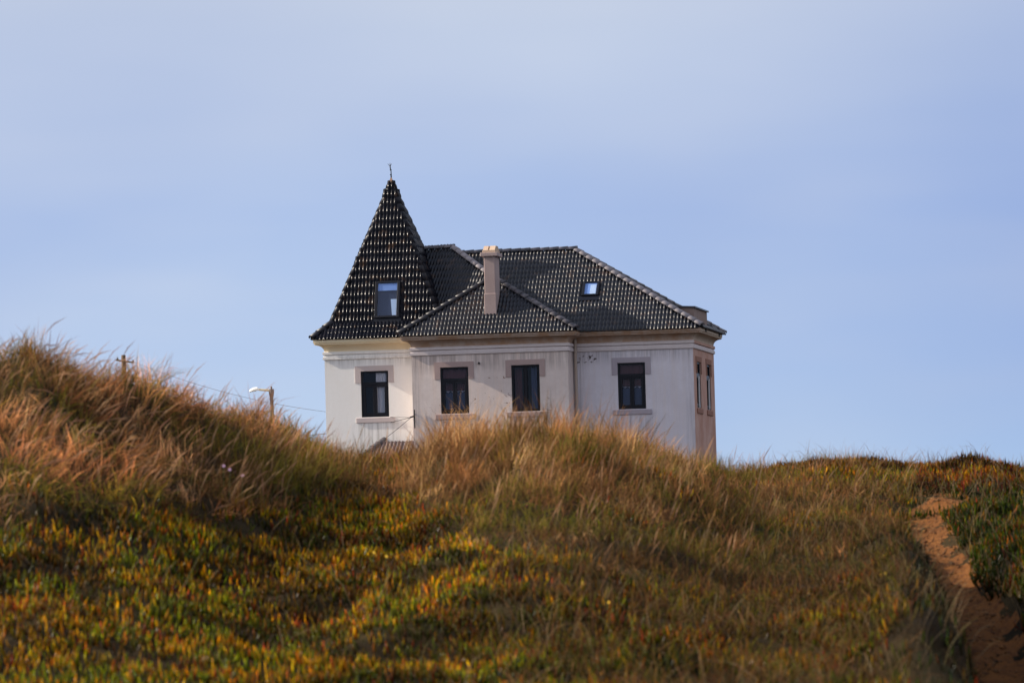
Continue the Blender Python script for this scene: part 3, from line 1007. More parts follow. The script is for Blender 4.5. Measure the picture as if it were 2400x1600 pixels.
fr = roof_window(Bs, -0.40, 0.50, 0.0, 1.42, "big", "large roof window in the spire with a pale blind pulled part way")
bm = bmesh.new()
box(bm, Bs, -0.31, 0.41, 1.06, 1.35, 0.066, 0.074)
obj("blind", bm, fr, M_blind_pale)
bm = bmesh.new()
pts = [(0.24, 0.09), (0.41, 0.09), (0.41, 0.74), (0.17, 0.74)]
fv = [bm.verts.new(Bs.p(a, b, 0.036)) for a, b in pts]
bv = [bm.verts.new(Bs.p(a, b, 0.022)) for a, b in pts]
bm.faces.new(fv)
bm.faces.new(bv[::-1])
for i in range(4):
    bm.faces.new((fv[i], bv[i], bv[(i + 1) % 4], fv[(i + 1) % 4]))
obj("lining", bm, fr, M_reveal_white)
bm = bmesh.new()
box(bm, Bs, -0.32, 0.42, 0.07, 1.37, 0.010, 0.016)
obj("dark_backing", bm, fr, mat("roof_backing_blue_reflection", (0.035, 0.04, 0.07), 0.9))  # blue of this backing paints the sky mirrored in the glass
nm_ = Vector((0, -mslope, 1)).normalized()
Bs = Basis(m_pt(-3.755, 1.08), (1, 0, 0), Vector((0, 1, mslope)).normalized(), nm_)
fr = roof_window(Bs, -0.30, 0.30, 0.0, 0.80, "small", "small square skylight in the main roof")
bm = bmesh.new()
box(bm, Bs, -0.22, 0.22, 0.06, 0.74, 0.06, 0.07)
obj("blind", bm, fr, M_blind_pale)
bm = bmesh.new()
box(bm, Bs, -0.02, 0.19, 0.07, 0.64, 0.072, 0.078)
obj("lining", bm, fr, M_reveal_white)

# chimney
bm = bmesh.new()
Z = Basis((0, 0, 0), (1, 0, 0), (0, 1, 0), (0, 0, 1))
box(bm, Z, chim_u0, chim_u1, chim_v0, chim_v1, 9.9, 11.22, 0.012)
box(bm, Z, chim_u0 + 0.02, chim_u1 - 0.015, chim_v0 + 0.02, chim_v1 - 0.02, 11.2, 12.53, 0.015)
CH = tag(obj("chimney", bm, HOUSE, M_chim), "tall slim rendered chimney on the bay roof")
bm = bmesh.new()
box(bm, Z, chim_u0 - 0.09, chim_u1 + 0.09, chim_v0 - 0.08, chim_v1 + 0.08, 12.53, 12.66, 0.01)
obj("chimney_ledge", bm, CH, M_chim)
bm = bmesh.new()
box(bm, Z, chim_u0 - 0.02, chim_u1 + 0.02, chim_v0 + 0.0, chim_v1 - 0.0, 12.662, 12.75, 0.008)
obj("chimney_crown", bm, CH, M_chim_top)
for a0, a1 in ((chim_u0 + 0.0, chim_u0 + 0.17), (chim_u0 + 0.22, chim_u1 + 0.0)):
    bm = bmesh.new()
    vm = (chim_v0 + chim_v1) / 2
    prof = [(chim_v0 + 0.02, 12.752), (chim_v0 + 0.28, 12.91), (chim_v1 - 0.28, 12.91), (chim_v1 - 0.02, 12.752)]
    l = [bm.verts.new((a0, v, w)) for v, w in prof]
    r_ = [bm.verts.new((a1, v, w)) for v, w in prof]
    bm.faces.new(l); bm.faces.new(r_[::-1])
    for i in range(4):
        bm.faces.new((l[i], r_[i], r_[(i + 1) % 4], l[(i + 1) % 4]))
    bmesh.ops.recalc_face_normals(bm, faces=bm.faces[:])
    obj("cowl_slab", bm, CH, M_chim_top)
bm = bmesh.new()
box(bm, front(chim_v0 - 0.0), chim_u0 - 0.02, chim_u1 + 0.02, EW + (chim_v0 + 1.67) * kb - 0.03, EW + (chim_v0 + 1.67) * kb + 0.04, 0.002, 0.05, 0.01)
obj("flashing", bm, CH, M_fascia_mortar)

# low shed dormer on the right slope
bm = bmesh.new()
ks = (12.86 - EW) / (OV + 4.55)
d0, d1 = 0.95, 5.0
u0, u1 = -1.15, -0.05
zt = 10.62
vv = {}
def s_w(u): return EW + (OV - u) * ks
for nm, p in {"a": (u0, d0, s_w(u0) - 0.1), "b": (u1, d0, s_w(u1) - 0.1), "c": (u1, d0, zt - 0.06), "d": (u0, d0, zt),
              "e": (u0, d1, s_w(u0) - 0.1), "f": (u1, d1, s_w(u1) - 0.1), "g": (u1, d1, zt - 0.06), "h": (u0, d1, zt)}.items():
    vv[nm] = bm.verts.new(p)
for f in ("abcd", "bfgc", "fehg"):
    bm.faces.new([vv[k] for k in f])
DR = tag(obj("dormer", bm, HOUSE, plaster("dormer_render", (0.30, 0.22, 0.19), (0.22, 0.15, 0.12), (0.2, 0.14, 0.12))), "low flat topped dormer on the end slope")
bm = bmesh.new()
q = [(u0 - 0.1, d0 - 0.06, zt + 0.004), (u1 + 0.07, d0 - 0.06, zt - 0.06), (u1 + 0.07, d1 + 0.06, zt - 0.06), (u0 - 0.1, d1 + 0.06, zt + 0.004)]
lo = [bm.verts.new(p) for p in q]
hi = [bm.verts.new((p[0], p[1], p[2] + 0.05)) for p in q]
bm.faces.new(lo[::-1]); bm.faces.new(hi)
for i in range(4):
    bm.faces.new((lo[i], lo[(i + 1) % 4], hi[(i + 1) % 4], hi[i]))
obj("dormer_roof", bm, DR, M_sheet)

# annex at the tower's foot
bm = bmesh.new()
a_t0, a_t1 = Vector((-11.10, TV0 - 0.02, 6.13)), Vector((BU0 - 0.01, TV0 - 0.02, 6.13))
a_e0, a_e1 = Vector((-12.30, TV0 - 2.1, 5.0)), Vector((BU0 - 0.01, TV0 - 2.1, 5.0))
roof_face(bm, [a_e0, a_e1, a_t1, a_t0])
roof_face(bm, [Vector((-12.30, TV0 - 0.02, 5.0)), a_e0, a_t0])
ROOF_A = tag(obj("annex_roof", bm, HOUSE, M_deck), "small old tiled lean-to roof at the tower's foot")
lay_tiles(ROOF_A, [a_e0, a_e1, a_t1, a_t0], 0.29, 60)
caps(ROOF_A, a_e0 + Vector((0, 0, 0.04)), a_t0 + Vector((0, 0, 0.06)), CAP_STD)
bm = bmesh.new()
box(bm, Z, -12.1, BU0 - 0.02, TV0 - 1.9, TV0 - 0.004, BASE, 5.0)
obj("annex_wall", bm, HOUSE, M_bay)

# link the tiles: the 300 that show largest one by one, the rest joined roof by roof
TILES.sort(key=lambda q: -q[0])
tile_meshes = {}
def tmesh(g, roof):
    old = M_tile_old if roof is ROOF_A else M_tile_spire if roof is ROOF_T else M_tile
    k = (g, old.name)
    if k not in tile_meshes:
        me, v, q = tile_mesh("roof_tile", g)
        me.materials.append(old)
        tile_meshes[k] = (me, v, q)
    return tile_meshes[k]
rest = {}
for i, (rk, roof, M, g) in enumerate(TILES):
    me, v, q = tmesh(g, roof)
    if i < 300:
        o = bpy.data.objects.new("roof_tile", me)
        COL.objects.link(o)
        o.parent = roof
        o.matrix_local = M
    else:
        rest.setdefault(roof.name, []).append((M, v, q))
for rn, lst in rest.items():
    roof = bpy.data.objects[rn]
    vs, qs, off = [], [], 0
    for M, v, q in lst:
        m = np.array(M)
        vs.append(v @ m[:3, :3].T + m[:3, 3])
        qs.append(q + off)
        off += len(v)
    me = np_mesh("tile_courses", np.concatenate(vs), quads=np.concatenate(qs))
    o = obj("tile_courses", me, roof, M_tile_old if roof is ROOF_A else M_tile_spire if roof is ROOF_T else M_tile)
    o["kind"] = "stuff"

# ------------------------------------------------------------------ pole, lamp, cables
M_wood = mat("grey_wood", (0.12, 0.085, 0.06), 0.9)
t = NT(M_wood)
t.col(t.mix(t.noise(3, 5, 0.6, t.scaled((6, 6, 0.6))), (0.07, 0.05, 0.035), (0.20, 0.14, 0.09)))
pole = empty("utility_pole", (-15.2, 200, 2.3))
tag(pole, "wooden utility pole with a short crossarm, mostly hidden by the left dune grass", "utility pole")
bm = bmesh.new()
tube(bm, [(0, 0, -0.3), (0, 0, 4), (0, 0, 7.92)], [0.13, 0.11, 0.085], 10)
obj("pole", bm, pole, M_wood)
bm = bmesh.new()
box(bm, Basis((0, -0.12, 7.68), (1, 0, -0.17), (0.17, 0, 1), (0, -1, 0)), -0.30, 0.42, -0.03, 0.03, -0.03, 0.03, 0.006)
obj("crossarm", bm, pole, M_wood)
for x in (-0.22, 0.38):
    bm = bmesh.new()
    p = Vector((x, -0.12, 7.70 - 0.17 * x))
    tube(bm, [p, p + Vector((0, 0, 0.05)), p + Vector((0, 0, 0.09))], [0.02, 0.03, 0.015], 6)
    obj("insulator", bm, pole, mat("insulator_dark", (0.03, 0.02, 0.02), 0.3))

M_conc = mat("lamp_pole_concrete", (0.17, 0.12, 0.10), 0.85)
M_lampw = mat("lamp_head_white", (0.80, 0.79, 0.75), 0.45)
M_arm = mat("lamp_arm_cream", (0.66, 0.55, 0.36), 0.6)
lamp = empty("street_lamp", (-8.98, 190, 2.3))
tag(lamp, "street lamp with a white head on a short arm left of the house", "street lamp")
bm = bmesh.new()
tube(bm, [(0.02, 0, -0.3), (0.02, 0, 3), (0.0, 0, 6.02)], [0.10, 0.085, 0.066], 10)
obj("pole", bm, lamp, M_conc)
bm = bmesh.new()
tube(bm, [(0.0, 0, 5.80), (0.0, 0, 5.96), (0.0, 0, 6.10)], [0.072, 0.098, 0.094], 10)
tube(bm, [(0.0, 0, 6.10), (0.0, 0, 6.17), (0.0, 0, 6.20)], [0.03, 0.036, 0.02], 8)
obj("pole_cap", bm, lamp, M_conc)
bm = bmesh.new()
tube(bm, [(-0.06, 0, 6.05), (-0.30, -0.03, 6.07), (-0.56, -0.05, 6.10)], [0.045, 0.042, 0.035], 8)
obj("arm", bm, lamp, M_arm)
bm = bmesh.new()
rings = []
for x, r, z in ((-0.47, 0.085, 6.09), (-0.50, 0.095, 6.09), (-0.64, 0.10, 6.07), (-0.76, 0.07, 6.03), (-0.80, 0.035, 6.0)):
    rings.append([bm.verts.new((x - 0.03 * math.cos(a), -0.05 + r * 1.2 * math.sin(a), z + r * max(math.cos(a), -0.25))) for a in [k * 2 * math.pi / 10 for k in range(10)]])
for a, b in zip(rings, rings[1:]):
    for k in range(10):
        f = bm.faces.new((a[k], a[(k + 1) % 10], b[(k + 1) % 10], b[k])); f.smooth = True
bm.faces.new(rings[0][::-1]); bm.faces.new(rings[-1])
bmesh.ops.recalc_face_normals(bm, faces=bm.faces[:])
hd = obj("lamp_head", bm, lamp, M_lampw)
bm = bmesh.new()
box(bm, Basis((-0.68, -0.05, 6.05), (1, 0, 0.1), (0, 1, 0), (0, 0, 1)), -0.12, 0.12, -0.07, 0.07, -0.03, 0.0, 0.01)
obj("lens", bm, hd, mat("lamp_lens", (0.3, 0.3, 0.28), 0.2))

HM = Matrix.Translation((6.359, 180.0, 0.0)) @ Matrix.Rotation(-ALPHA, 4, "Z")
brk = HM @ Vector((BU0 - 0.09, BV - 0.08, 6.93))
def cable(name, a, b, sag, r, label, n=28):
    a, b = Vector(a), Vector(b)
    bm = bmesh.new()
    tube(bm, [a.lerp(b, i / n) - Vector((0, 0, sag * 4 * (i / n) * (1 - i / n))) for i in range(n + 1)], r, 5)
    o = obj(name, bm, None, M_cable)
    for f in o.data.polygons: f.use_smooth = True
    tag(o, label, "cable")
cable("cable", (-14.8, 199.88, 9.94), brk, 0.50, 0.007, "long sagging thin cable from the utility pole to the house corner")
cable("cable", (-8.97, 189.93, 6.62), brk - Vector((0, 0, 0.0)), 0.16, 0.011, "thicker dark cable rising to the bay corner across the tower window sill")
cable("cable", HM @ Vector((-11.75, TV0 - 1.25, 5.62)), brk - Vector((0, 0, 0.02)), 0.05, 0.010, "short steep cable from the bay corner down past the lean-to roof")

# ------------------------------------------------------------------ plants
def leafmat(name, rough, transl, spec=0.4, coat=0.0):
    m = bpy.data.materials.new(name)
    m.use_nodes = True
    nt = m.node_tree
    b = nt.nodes["Principled BSDF"]
    at = nt.nodes.new("ShaderNodeAttribute")
    at.attribute_name = "col"
    b.inputs["Roughness"].default_value = rough
    b.inputs["Specular IOR Level"].default_value = spec
    b.inputs["Coat Weight"].default_value = coat
    b.inputs["Coat Roughness"].default_value = 0.2
    tl = nt.nodes.new("ShaderNodeBsdfTranslucent")
    mx = nt.nodes.new("ShaderNodeMixShader")
    mx.inputs[0].default_value = transl
    nt.links.new(at.outputs["Color"], b.inputs["Base Color"])
    nt.links.new(at.outputs["Color"], tl.inputs["Color"])
    nt.links.new(b.outputs[0], mx.inputs[1])
    nt.links.new(tl.outputs[0], mx.inputs[2])
    nt.links.new(mx.outputs[0], nt.nodes["Material Output"].inputs["Surface"])
    return m
M_grass = leafmat("dry_grass_blade", 0.6, 0.45, 0.05)
M_ice = leafmat("ice_plant_leaf", 0.26, 0.32, 0.05)
M_herb = leafmat("herb_leaf", 0.8, 0.3, 0.04)

FPX = 12000.0
def to_img(x, y, z):
    """where a ground point shows in the picture, in photo pixels (used only to recall which plant grows where)"""
    u = x / y; v = (z - CAM_Z) / y
    px = 1200 + FPX * (u * math.cos(ROLL) - (v - math.tan(PITCH)) * math.sin(ROLL))
    py = 800 - FPX * (u * math.sin(ROLL) + (v - math.tan(PITCH)) * math.cos(ROLL))
    return px, py

def scatter(n, y0, y1):
    """n points spread evenly over the front of the dune, thinner towards its far flanks"""
    m = int(n * 0.36)
    y = np.sqrt(RNG.random(n + m) * (y1 * y1 - y0 * y0) + y0 * y0)
    th = RNG.random(n + m) * 0.236 - 0.118
    th[n:] = np.where(RNG.random(m) < 0.5, -1, 1) * (0.118 + 0.085 * RNG.random(m))
    return th * y, y

def fbm(x, y, s, k=0):
    return n1(x * s + 17 + k, y * s + 5) * 0.5 + n2(x * s * 2.1 + k, y * s * 2.1 + 31) * 0.3 + n3(x * s * 4.3, y * s * 4.3 + k) * 0.2

def path_dist(x, y):
    xc, hw, dp = path_at(y)
    return np.where(y < 63.6, np.abs(x - xc) - hw, 9.0), x - xc

# lower limit of the grassy belt, in photo rows per photo column
GB = np.array([(-300, 1330), (0, 1290), (150, 1240), (300, 1205), (500, 1215), (700, 1200), (850, 1175), (950, 1200), (1050, 1260), (1200, 1310), (1350, 1330),
               (1500, 1355), (1700, 1350), (1850, 1320), (2000, 1285), (2090, 1220), (2160, 1150), (2300, 1060), (2700, 1000)], float)
def grass_weight(px, py, x, y):
    lim = np.interp(px, GB[:, 0], GB[:, 1])
    w = 1 - sstep(lim - 60, lim + 45, py + (fbm(x, y, 0.9) - 0.5) * 190)
    right_top = sstep(1740, 1830, px) * (1 - sstep(1120, 1150, py))
    w = w * (1 - 0.92 * right_top)
    return w

# ---- grass blades
def blades(B, az, a0, a1, ln, wd, cb, cm, ct, S=3, prof=None, twist=None):
    N = len(B)
    h = np.stack([np.cos(az), np.sin(az), np.zeros(N)], 1)
    pr = np.stack([-np.sin(az), np.cos(az), np.zeros(N)], 1)
    tw = RNG.uniform(0, math.pi, N) if twist is None else twist
    pos = B.copy()
    seg = (ln / S)[:, None]
    V = np.zeros((N, 2 * S + 1, 3), np.float32)
    C = np.zeros((N, 2 * S + 1, 3), np.float32)
    pf = prof or [1.0, 0.9, 0.65, 0.4][:S]
    for k in range(S):
        f = k / S
        ang = (a0 + (a1 - a0) * f)[:, None]
        d = h * np.sin(ang) + np.array([0, 0, 1.0]) * np.cos(ang)
        nn = h * np.cos(ang) - np.array([0, 0, 1.0]) * np.sin(ang)
        wv = (pr * np.cos(tw)[:, None] + nn * np.sin(tw)[:, None]) * (wd * pf[k] * 0.5)[:, None]
        V[:, 2 * k] = pos - wv
        V[:, 2 * k + 1] = pos + wv
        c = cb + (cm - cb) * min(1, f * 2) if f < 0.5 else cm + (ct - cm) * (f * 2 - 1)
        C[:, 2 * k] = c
        C[:, 2 * k + 1] = c
        pos = pos + d * seg
    V[:, 2 * S] = pos
    C[:, 2 * S] = ct
    nvv = 2 * S + 1
    base = (np.arange(N) * nvv)[:, None]
    q = np.concatenate([base + np.array([[2 * k, 2 * k + 1, 2 * k + 3, 2 * k + 2]]) for k in range(S - 1)], 0)
    tr = base + np.array([[2 * S - 2, 2 * S - 1, 2 * S]])
    return V.reshape(-1, 3), q, tr, C.reshape(-1, 3)

def merge(parts):
    vs, qs, ts, cs, off = [], [], [], [], 0
    for v, q, t_, c in parts:
        vs.append(v); cs.append(c)
        if q is not None and len(q): qs.append(q + off)
        if t_ is not None and len(t_): ts.append(t_ + off)
        off += len(v)
    return np.concatenate(vs), (np.concatenate(qs) if qs else None), (np.concatenate(ts) if ts else None), np.concatenate(cs)

def rgb(*c):
    return np.array(c, np.float32)
def pick(pal, n):
    pal = np.array(pal, np.float32)
    a = pal[RNG.integers(0, len(pal), n)]
    b = pal[RNG.integers(0, len(pal), n)]
    f = RNG.random((n, 1)).astype(np.float32) * 0.5
    return a * (1 - f) + b * f

# tussocks
tx, ty = scatter(8600, 33, 86)
tz = terrain(tx, ty)
tpx, tpy = to_img(tx, ty, tz)
pd, pdx = path_dist(tx, ty)
gw = grass_weight(tpx, tpy, tx, ty)
clump = fbm(tx, ty, 0.8, 91)
keep = (RNG.random(len(tx)) < gw * (1 - 0.35 * sstep(1120, 1260, tpy)) * (0.36 + 0.64 * sstep(0.36, 0.52, clump))) & (pd > 0.12)
tx, ty, tz, tpx, tpy, clump = [a[keep] for a in (tx, ty, tz, tpx, tpy, clump)]
nb = RNG.integers(10, 34, len(tx))
ti = np.repeat(np.arange(len(tx)), nb)
N = len(ti)
sp = 0.05 + 0.08 * RNG.random(len(tx))
bx = tx[ti] + RNG.normal(0, 1, N) * sp[ti]
by = ty[ti] + RNG.normal(0, 1, N) * sp[ti]
bz = terrain(bx, by) - 0.01
leftw = 1 - sstep(300, 900, tpx)                        # the windswept left shoulder
rightw = sstep(1600, 1850, tpx)
dip = np.exp(-((tpx - 880) / 75.0) ** 2)                # shorter growth in front of the lean-to
tl = RNG.uniform(0.18, 0.46, len(tx)) * (0.75 + 0.5 * sstep(0.4, 0.65, clump)) * (1 - 0.30 * rightw) * (1 - 0.45 * dip) * (1 - 0.12 * np.exp(-((tpx - 290) / 40.0) ** 2))
tl = tl * (1 + 0.32 * sstep(955, 1010, tpx) * (1 - sstep(1480, 1600, tpx)) * (1 - sstep(1070, 1110, tpy)))
tl = tl * (1 - 0.38 * sstep(1090, 1260, tpy))
ln = tl[ti] * RNG.uniform(0.5, 1.2, N)
taz = RNG.normal(0.0, 1.35, len(tx))
az = np.where(RNG.random(N) < 0.40 + 0.38 * leftw[ti], taz[ti] + RNG.normal(0.0, 0.45, N), RNG.uniform(-math.pi, math.pi, N))
tlean = np.abs(RNG.normal(0.12, 0.22, len(tx))) * (1 + 1.6 * leftw)
a0 = tlean[ti] + np.abs(RNG.normal(0.1, 0.16, N))
a1 = a0 + RNG.normal(0.6, 0.55, N) * (0.75 + 0.5 * leftw[ti])
wd = RNG.uniform(0.0045, 0.0095, N)
tuft_tone = pick([(0.32, 0.135, 0.048), (0.40, 0.195, 0.070), (0.24, 0.100, 0.040), (0.36, 0.15, 0.062), (0.13, 0.065, 0.026), (0.46, 0.25, 0.090), (0.54, 0.34, 0.155)], len(tx))
tg = fbm(tx, ty, 1.1, 140)
hollow = np.exp(-((tpx - 715) / 95.0) ** 2 - ((tpy - 1125) / 55.0) ** 2)
lgreen = np.exp(-((tpx - 60) / 90.0) ** 2 - ((tpy - 900) / 60.0) ** 2) + np.exp(-((tpx - 330) / 60.0) ** 2 - ((tpy - 1130) / 40.0) ** 2)
tuft_green = (lgreen > RNG.random(len(tx))) | ((tg > 0.56) & (RNG.random(len(tx)) < 0.75)) | (hollow > RNG.random(len(tx)) * 0.9)
tuft_tone[tuft_green] = pick([(0.15, 0.12, 0.014), (0.20, 0.14, 0.016), (0.10, 0.10, 0.016), (0.22, 0.17, 0.05)], int(tuft_green.sum()))
tuft_tone *= 1.22
tuft_tone *= RNG.uniform(0.6, 1.35, (len(tx), 1)).astype(np.float32) * (1 + 0.75 * leftw[:, None]).astype(np.float32)
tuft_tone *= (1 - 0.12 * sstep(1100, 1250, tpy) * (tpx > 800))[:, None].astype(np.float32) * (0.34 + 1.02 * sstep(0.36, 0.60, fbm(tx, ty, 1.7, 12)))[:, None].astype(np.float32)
ct = tuft_tone[ti] * RNG.uniform(0.6, 1.4, (N, 1)).astype(np.float32)
pink = (0.8 * leftw[ti] > RNG.random(N))[:, None]
ct = np.where(pink, ct * rgb(1.12, 0.94, 1.0), ct)
cm = ct * rgb(0.75, 0.70, 0.60)
cb = pick([(0.035, 0.024, 0.010), (0.05, 0.03, 0.014), (0.025, 0.020, 0.008)], N)  # blade bases darkened to paint shade into the gaps
Bp = np.stack([bx, by, bz], 1)
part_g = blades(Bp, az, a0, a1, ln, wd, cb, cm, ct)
# taller flowering stalks with feathery heads
sel = RNG.random(N) < (0.024 + 0.06 * leftw[ti]) * (1 - 0.5 * rightw[ti]) * (1 - 0.7 * dip[ti])
B2 = Bp[sel]; n2_ = len(B2)
az2 = RNG.normal(0.1, 0.6, n2_)
a02 = np.abs(RNG.normal(0.15, 0.15, n2_)) * (1 + leftw[ti][sel]); a12 = a02 + RNG.uniform(0.4, 1.2, n2_) * (0.6 + 0.6 * leftw[ti][sel])
l2 = RNG.uniform(0.26, 0.64, n2_)
cstalk = pick([(0.44, 0.24, 0.13), (0.38, 0.19, 0.115), (0.54, 0.33, 0.18)], n2_)
part_s = blades(B2, az2, a02, a12, l2, RNG.uniform(0.006, 0.011, n2_), cb[sel], cstalk * 0.7, cstalk * RNG.uniform(0.55, 1.1, (n2_, 1)).astype(np.float32), 4, [0.35, 0.35, 0.4, 1.3])
# a tangle of short bent and fallen blades under and between the tussocks
qx, qy = scatter(132000, 33, 84)
qz = terrain(qx, qy); qpx, qpy = to_img(qx, qy, qz)
pd, pdx = path_dist(qx, qy)
qg = grass_weight(qpx, qpy, qx, qy)
mz = sstep(1050, 1400, qpx) * (1 - sstep(2100, 2150, qpx)) * sstep(1200, 1280, qpy) * 0.75
k = (RNG.random(len(qx)) < np.maximum(qg, mz) * 0.85) & (pd > 0.05)
qx, qy, qz, qpx, qpy = qx[k], qy[k], qz[k], qpx[k], qpy[k]
nq_ = len(qx)
qt = fbm(qx, qy, 1.1, 140)
tq = pick([(0.28, 0.115, 0.042), (0.36, 0.18, 0.070), (0.15, 0.066, 0.028), (0.08, 0.040, 0.020), (0.22, 0.14, 0.035)], nq_)
gq_ = (sstep(0.50, 0.62, qt) * 0.8 > RNG.random(nq_))[:, None]
tq = np.where(gq_, pick([(0.16, 0.14, 0.012), (0.11, 0.12, 0.016), (0.22, 0.17, 0.02)], nq_), tq)
tq = tq * RNG.uniform(0.35, 1.3, (nq_, 1)).astype(np.float32) * np.where(qpx < 700, 1.45, np.where((qpx > 1300) & (qpy > 1250), 0.80, 1.15))[:, None].astype(np.float32)
t0 = np.abs(RNG.normal(0.65, 0.45, nq_))
part_q = blades(np.stack([qx, qy, qz + RNG.random(nq_) * 0.10], 1), RNG.uniform(-math.pi, math.pi, nq_), t0, t0 + RNG.normal(0.5, 0.6, nq_),
                RNG.uniform(0.10, 0.34, nq_), RNG.uniform(0.004, 0.009, nq_), tq * 0.35, tq * 0.75, tq)
# a thin fan of long stray blades over the low mats
sx, sy = scatter(9000, 33, 80)
sz = terrain(sx, sy); spx, spy = to_img(sx, sy, sz)
pd, pdx = path_dist(sx, sy)
k = (pd > 0.1) & (fbm(sx, sy, 0.8, 3) > 0.50) & (RNG.random(len(sx)) < 0.2 + 0.8 * sstep(1000, 1400, spx))
sx, sy, sz = sx[k], sy[k], sz[k]
nn_ = len(sx)
stone_t = pick([(0.34, 0.22, 0.12), (0.42, 0.29, 0.16), (0.25, 0.17, 0.08), (0.30, 0.25, 0.10)], nn_)
part_x = blades(np.stack([sx, sy, sz], 1), RNG.uniform(-math.pi, math.pi, nn_), np.abs(RNG.normal(0.3, 0.3, nn_)), np.abs(RNG.normal(1.2, 0.5, nn_)),
                RNG.uniform(0.25, 0.55, nn_), RNG.uniform(0.004, 0.007, nn_), stone_t * 0.4, stone_t * 0.65, stone_t * 0.8)
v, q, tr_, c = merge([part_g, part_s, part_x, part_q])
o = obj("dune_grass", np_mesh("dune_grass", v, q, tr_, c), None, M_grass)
tag(o, "tall dry tan marram grass blowing along the crest of the dune", "grass", kind="stuff")
n_grass = len(part_g[0]) // 7

# ---- ice plant mats
def leaves(B, az, tilt, ln, rad, cb, ct, bend):
    N = len(B)
    h = np.stack([np.cos(az), np.sin(az), np.zeros(N)], 1)
    pr = np.stack([-np.sin(az), np.cos(az), np.zeros(N)], 1)
    Z_ = np.array([0, 0, 1.0])
    pos = B.copy()
    V = np.zeros((N, 7, 3), np.float32); C = np.zeros((N, 7, 3), np.float32)
    for k in range(2):
        ang = (tilt + (bend if k == 0 else 0))[:, None]
        d = h * np.sin(ang) + Z_ * np.cos(ang)
        nn = h * np.cos(ang) - Z_ * np.sin(ang)
        r = (rad * (0.8, 1.0)[k])[:, None]
        for j in range(3):
            a = j * 2 * math.pi / 3 + 0.5
            V[:, k * 3 + j] = pos + (pr * math.cos(a) + nn * math.sin(a)) * r
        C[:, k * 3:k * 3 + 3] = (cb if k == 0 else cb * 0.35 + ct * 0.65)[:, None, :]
        pos = pos + d * (ln * (0.5, 0.5)[k])[:, None]
    V[:, 6] = pos
    C[:, 6] = ct
    base = (np.arange(N) * 7)[:, None]
    q = np.concatenate([base + np.array([[j, (j + 1) % 3, 3 + (j + 1) % 3, 3 + j]]) for j in range(3)], 0)
    tr = np.concatenate([base + np.array([[3 + j, 3 + (j + 1) % 3, 6]]) for j in range(3)], 0)
    return V.reshape(-1, 3), q, tr, C.reshape(-1, 3)

ix, iy = scatter(430000, 31, 84)
iz = terrain(ix, iy)
ipx, ipy = to_img(ix, iy, iz)
pd, pdx = path_dist(ix, iy)
gwt = grass_weight(ipx, ipy, ix, iy)
mixed = sstep(1150, 1500, ipx) * (1 - sstep(2020, 2120, ipx)) * sstep(1240, 1300, ipy)      # thin, patchy ground right of the middle
patch = fbm(ix, iy, 0.75, 8)
dens = (1 - gwt) * np.where(patch > 0.36, 1.0, 0.75)
dens = dens * (1 - mixed * (1 - sstep(0.52, 0.60, patch)) * 0.92)
dens = np.maximum(dens, 0.45 * (patch > 0.57) * gwt * (ipy > 1090))
gap = fbm(ix, iy, 1.9, 63)
dens = dens * (0.35 + 0.65 * sstep(0.33, 0.42, gap))
right_side = sstep(2080, 2160, ipx)
dens = np.maximum(dens, right_side * (pdx > 0) * 0.95)
dens = np.maximum(dens, sstep(1780, 1840, ipx) * (ipy < 1125) * 0.95)
bank = (pdx < 0) & (pd < 1.0 + 0.5 * (n2(ix * 1.3, iy * 0.9) - 0.5)) & (iy < 62)
dens = np.where(bank, dens * 0.10, dens)
edge = (n2(ix * 2.2 + 7, iy * 1.6) - 0.5) * 0.5
keep = (RNG.random(len(ix)) < dens * 0.56) & (pd > 0.10 + np.where(pdx > 0, edge * 0.6 + 0.05, 0.0))
sandy = (ipx > 2110) & (ipx < 2300) & (ipy > 1160) & (ipy < 1215) & (fbm(ix, iy, 1.2, 2) > 0.45)
keep &= ~sandy
ix, iy, iz, ipx, ipy, pdx, patch = [a[keep] for a in (ix, iy, iz, ipx, ipy, pdx, patch)]
N = len(ix)
n_ice = N
tone = fbm(ix, iy, 1.3, 21)
tone2 = fbm(ix, iy, 0.5, 55)
yel = pick([(0.42, 0.27, 0.008), (0.30, 0.25, 0.008), (0.46, 0.25, 0.010), (0.46, 0.19, 0.010)], N)
grn = pick([(0.13, 0.16, 0.008), (0.18, 0.20, 0.010), (0.08, 0.12, 0.010)], N)
red = pick([(0.36, 0.05, 0.045), (0.30, 0.035, 0.05), (0.42, 0.12, 0.06)], N)
org = pick([(0.32, 0.12, 0.016), (0.36, 0.095, 0.02), (0.25, 0.12, 0.016)], N)
r = RNG.random(N)
ct = np.where((r < 0.50)[:, None], yel, np.where((r < 0.72)[:, None], grn, org))
gl = (0.72 * sstep(0.50, 0.62, tone) > RNG.random(N))[:, None]
ct = np.where(gl, grn * 1.1, ct)
midr = (sstep(1250, 1700, ipx) * sstep(0.42, 0.6, tone2) > RNG.random(N) * 2.4)[:, None]
ct = np.where(midr, np.where((RNG.random(N) < 0.3)[:, None], red, org), ct)
rs = (sstep(2080, 2150, ipx) * sstep(1130, 1160, ipy) > RNG.random(N))[:, None]
ct = np.where(rs, np.where((RNG.random(N) < 0.72)[:, None], grn * rgb(0.50, 0.72, 0.8), np.where((RNG.random(N) < 0.7)[:, None], yel * 0.7, org)), ct)
top_red = (sstep(2080, 2200, ipx) * sstep(1100, 1112, ipy) * (1 - sstep(1150, 1175, ipy)) * 0.42 > RNG.random(N))[:, None]
ct = np.where(top_red, red * 0.8, ct)
ridge_org = (sstep(1780, 1850, ipx) * (1 - sstep(1105, 1120, ipy)) > RNG.random(N))[:, None]
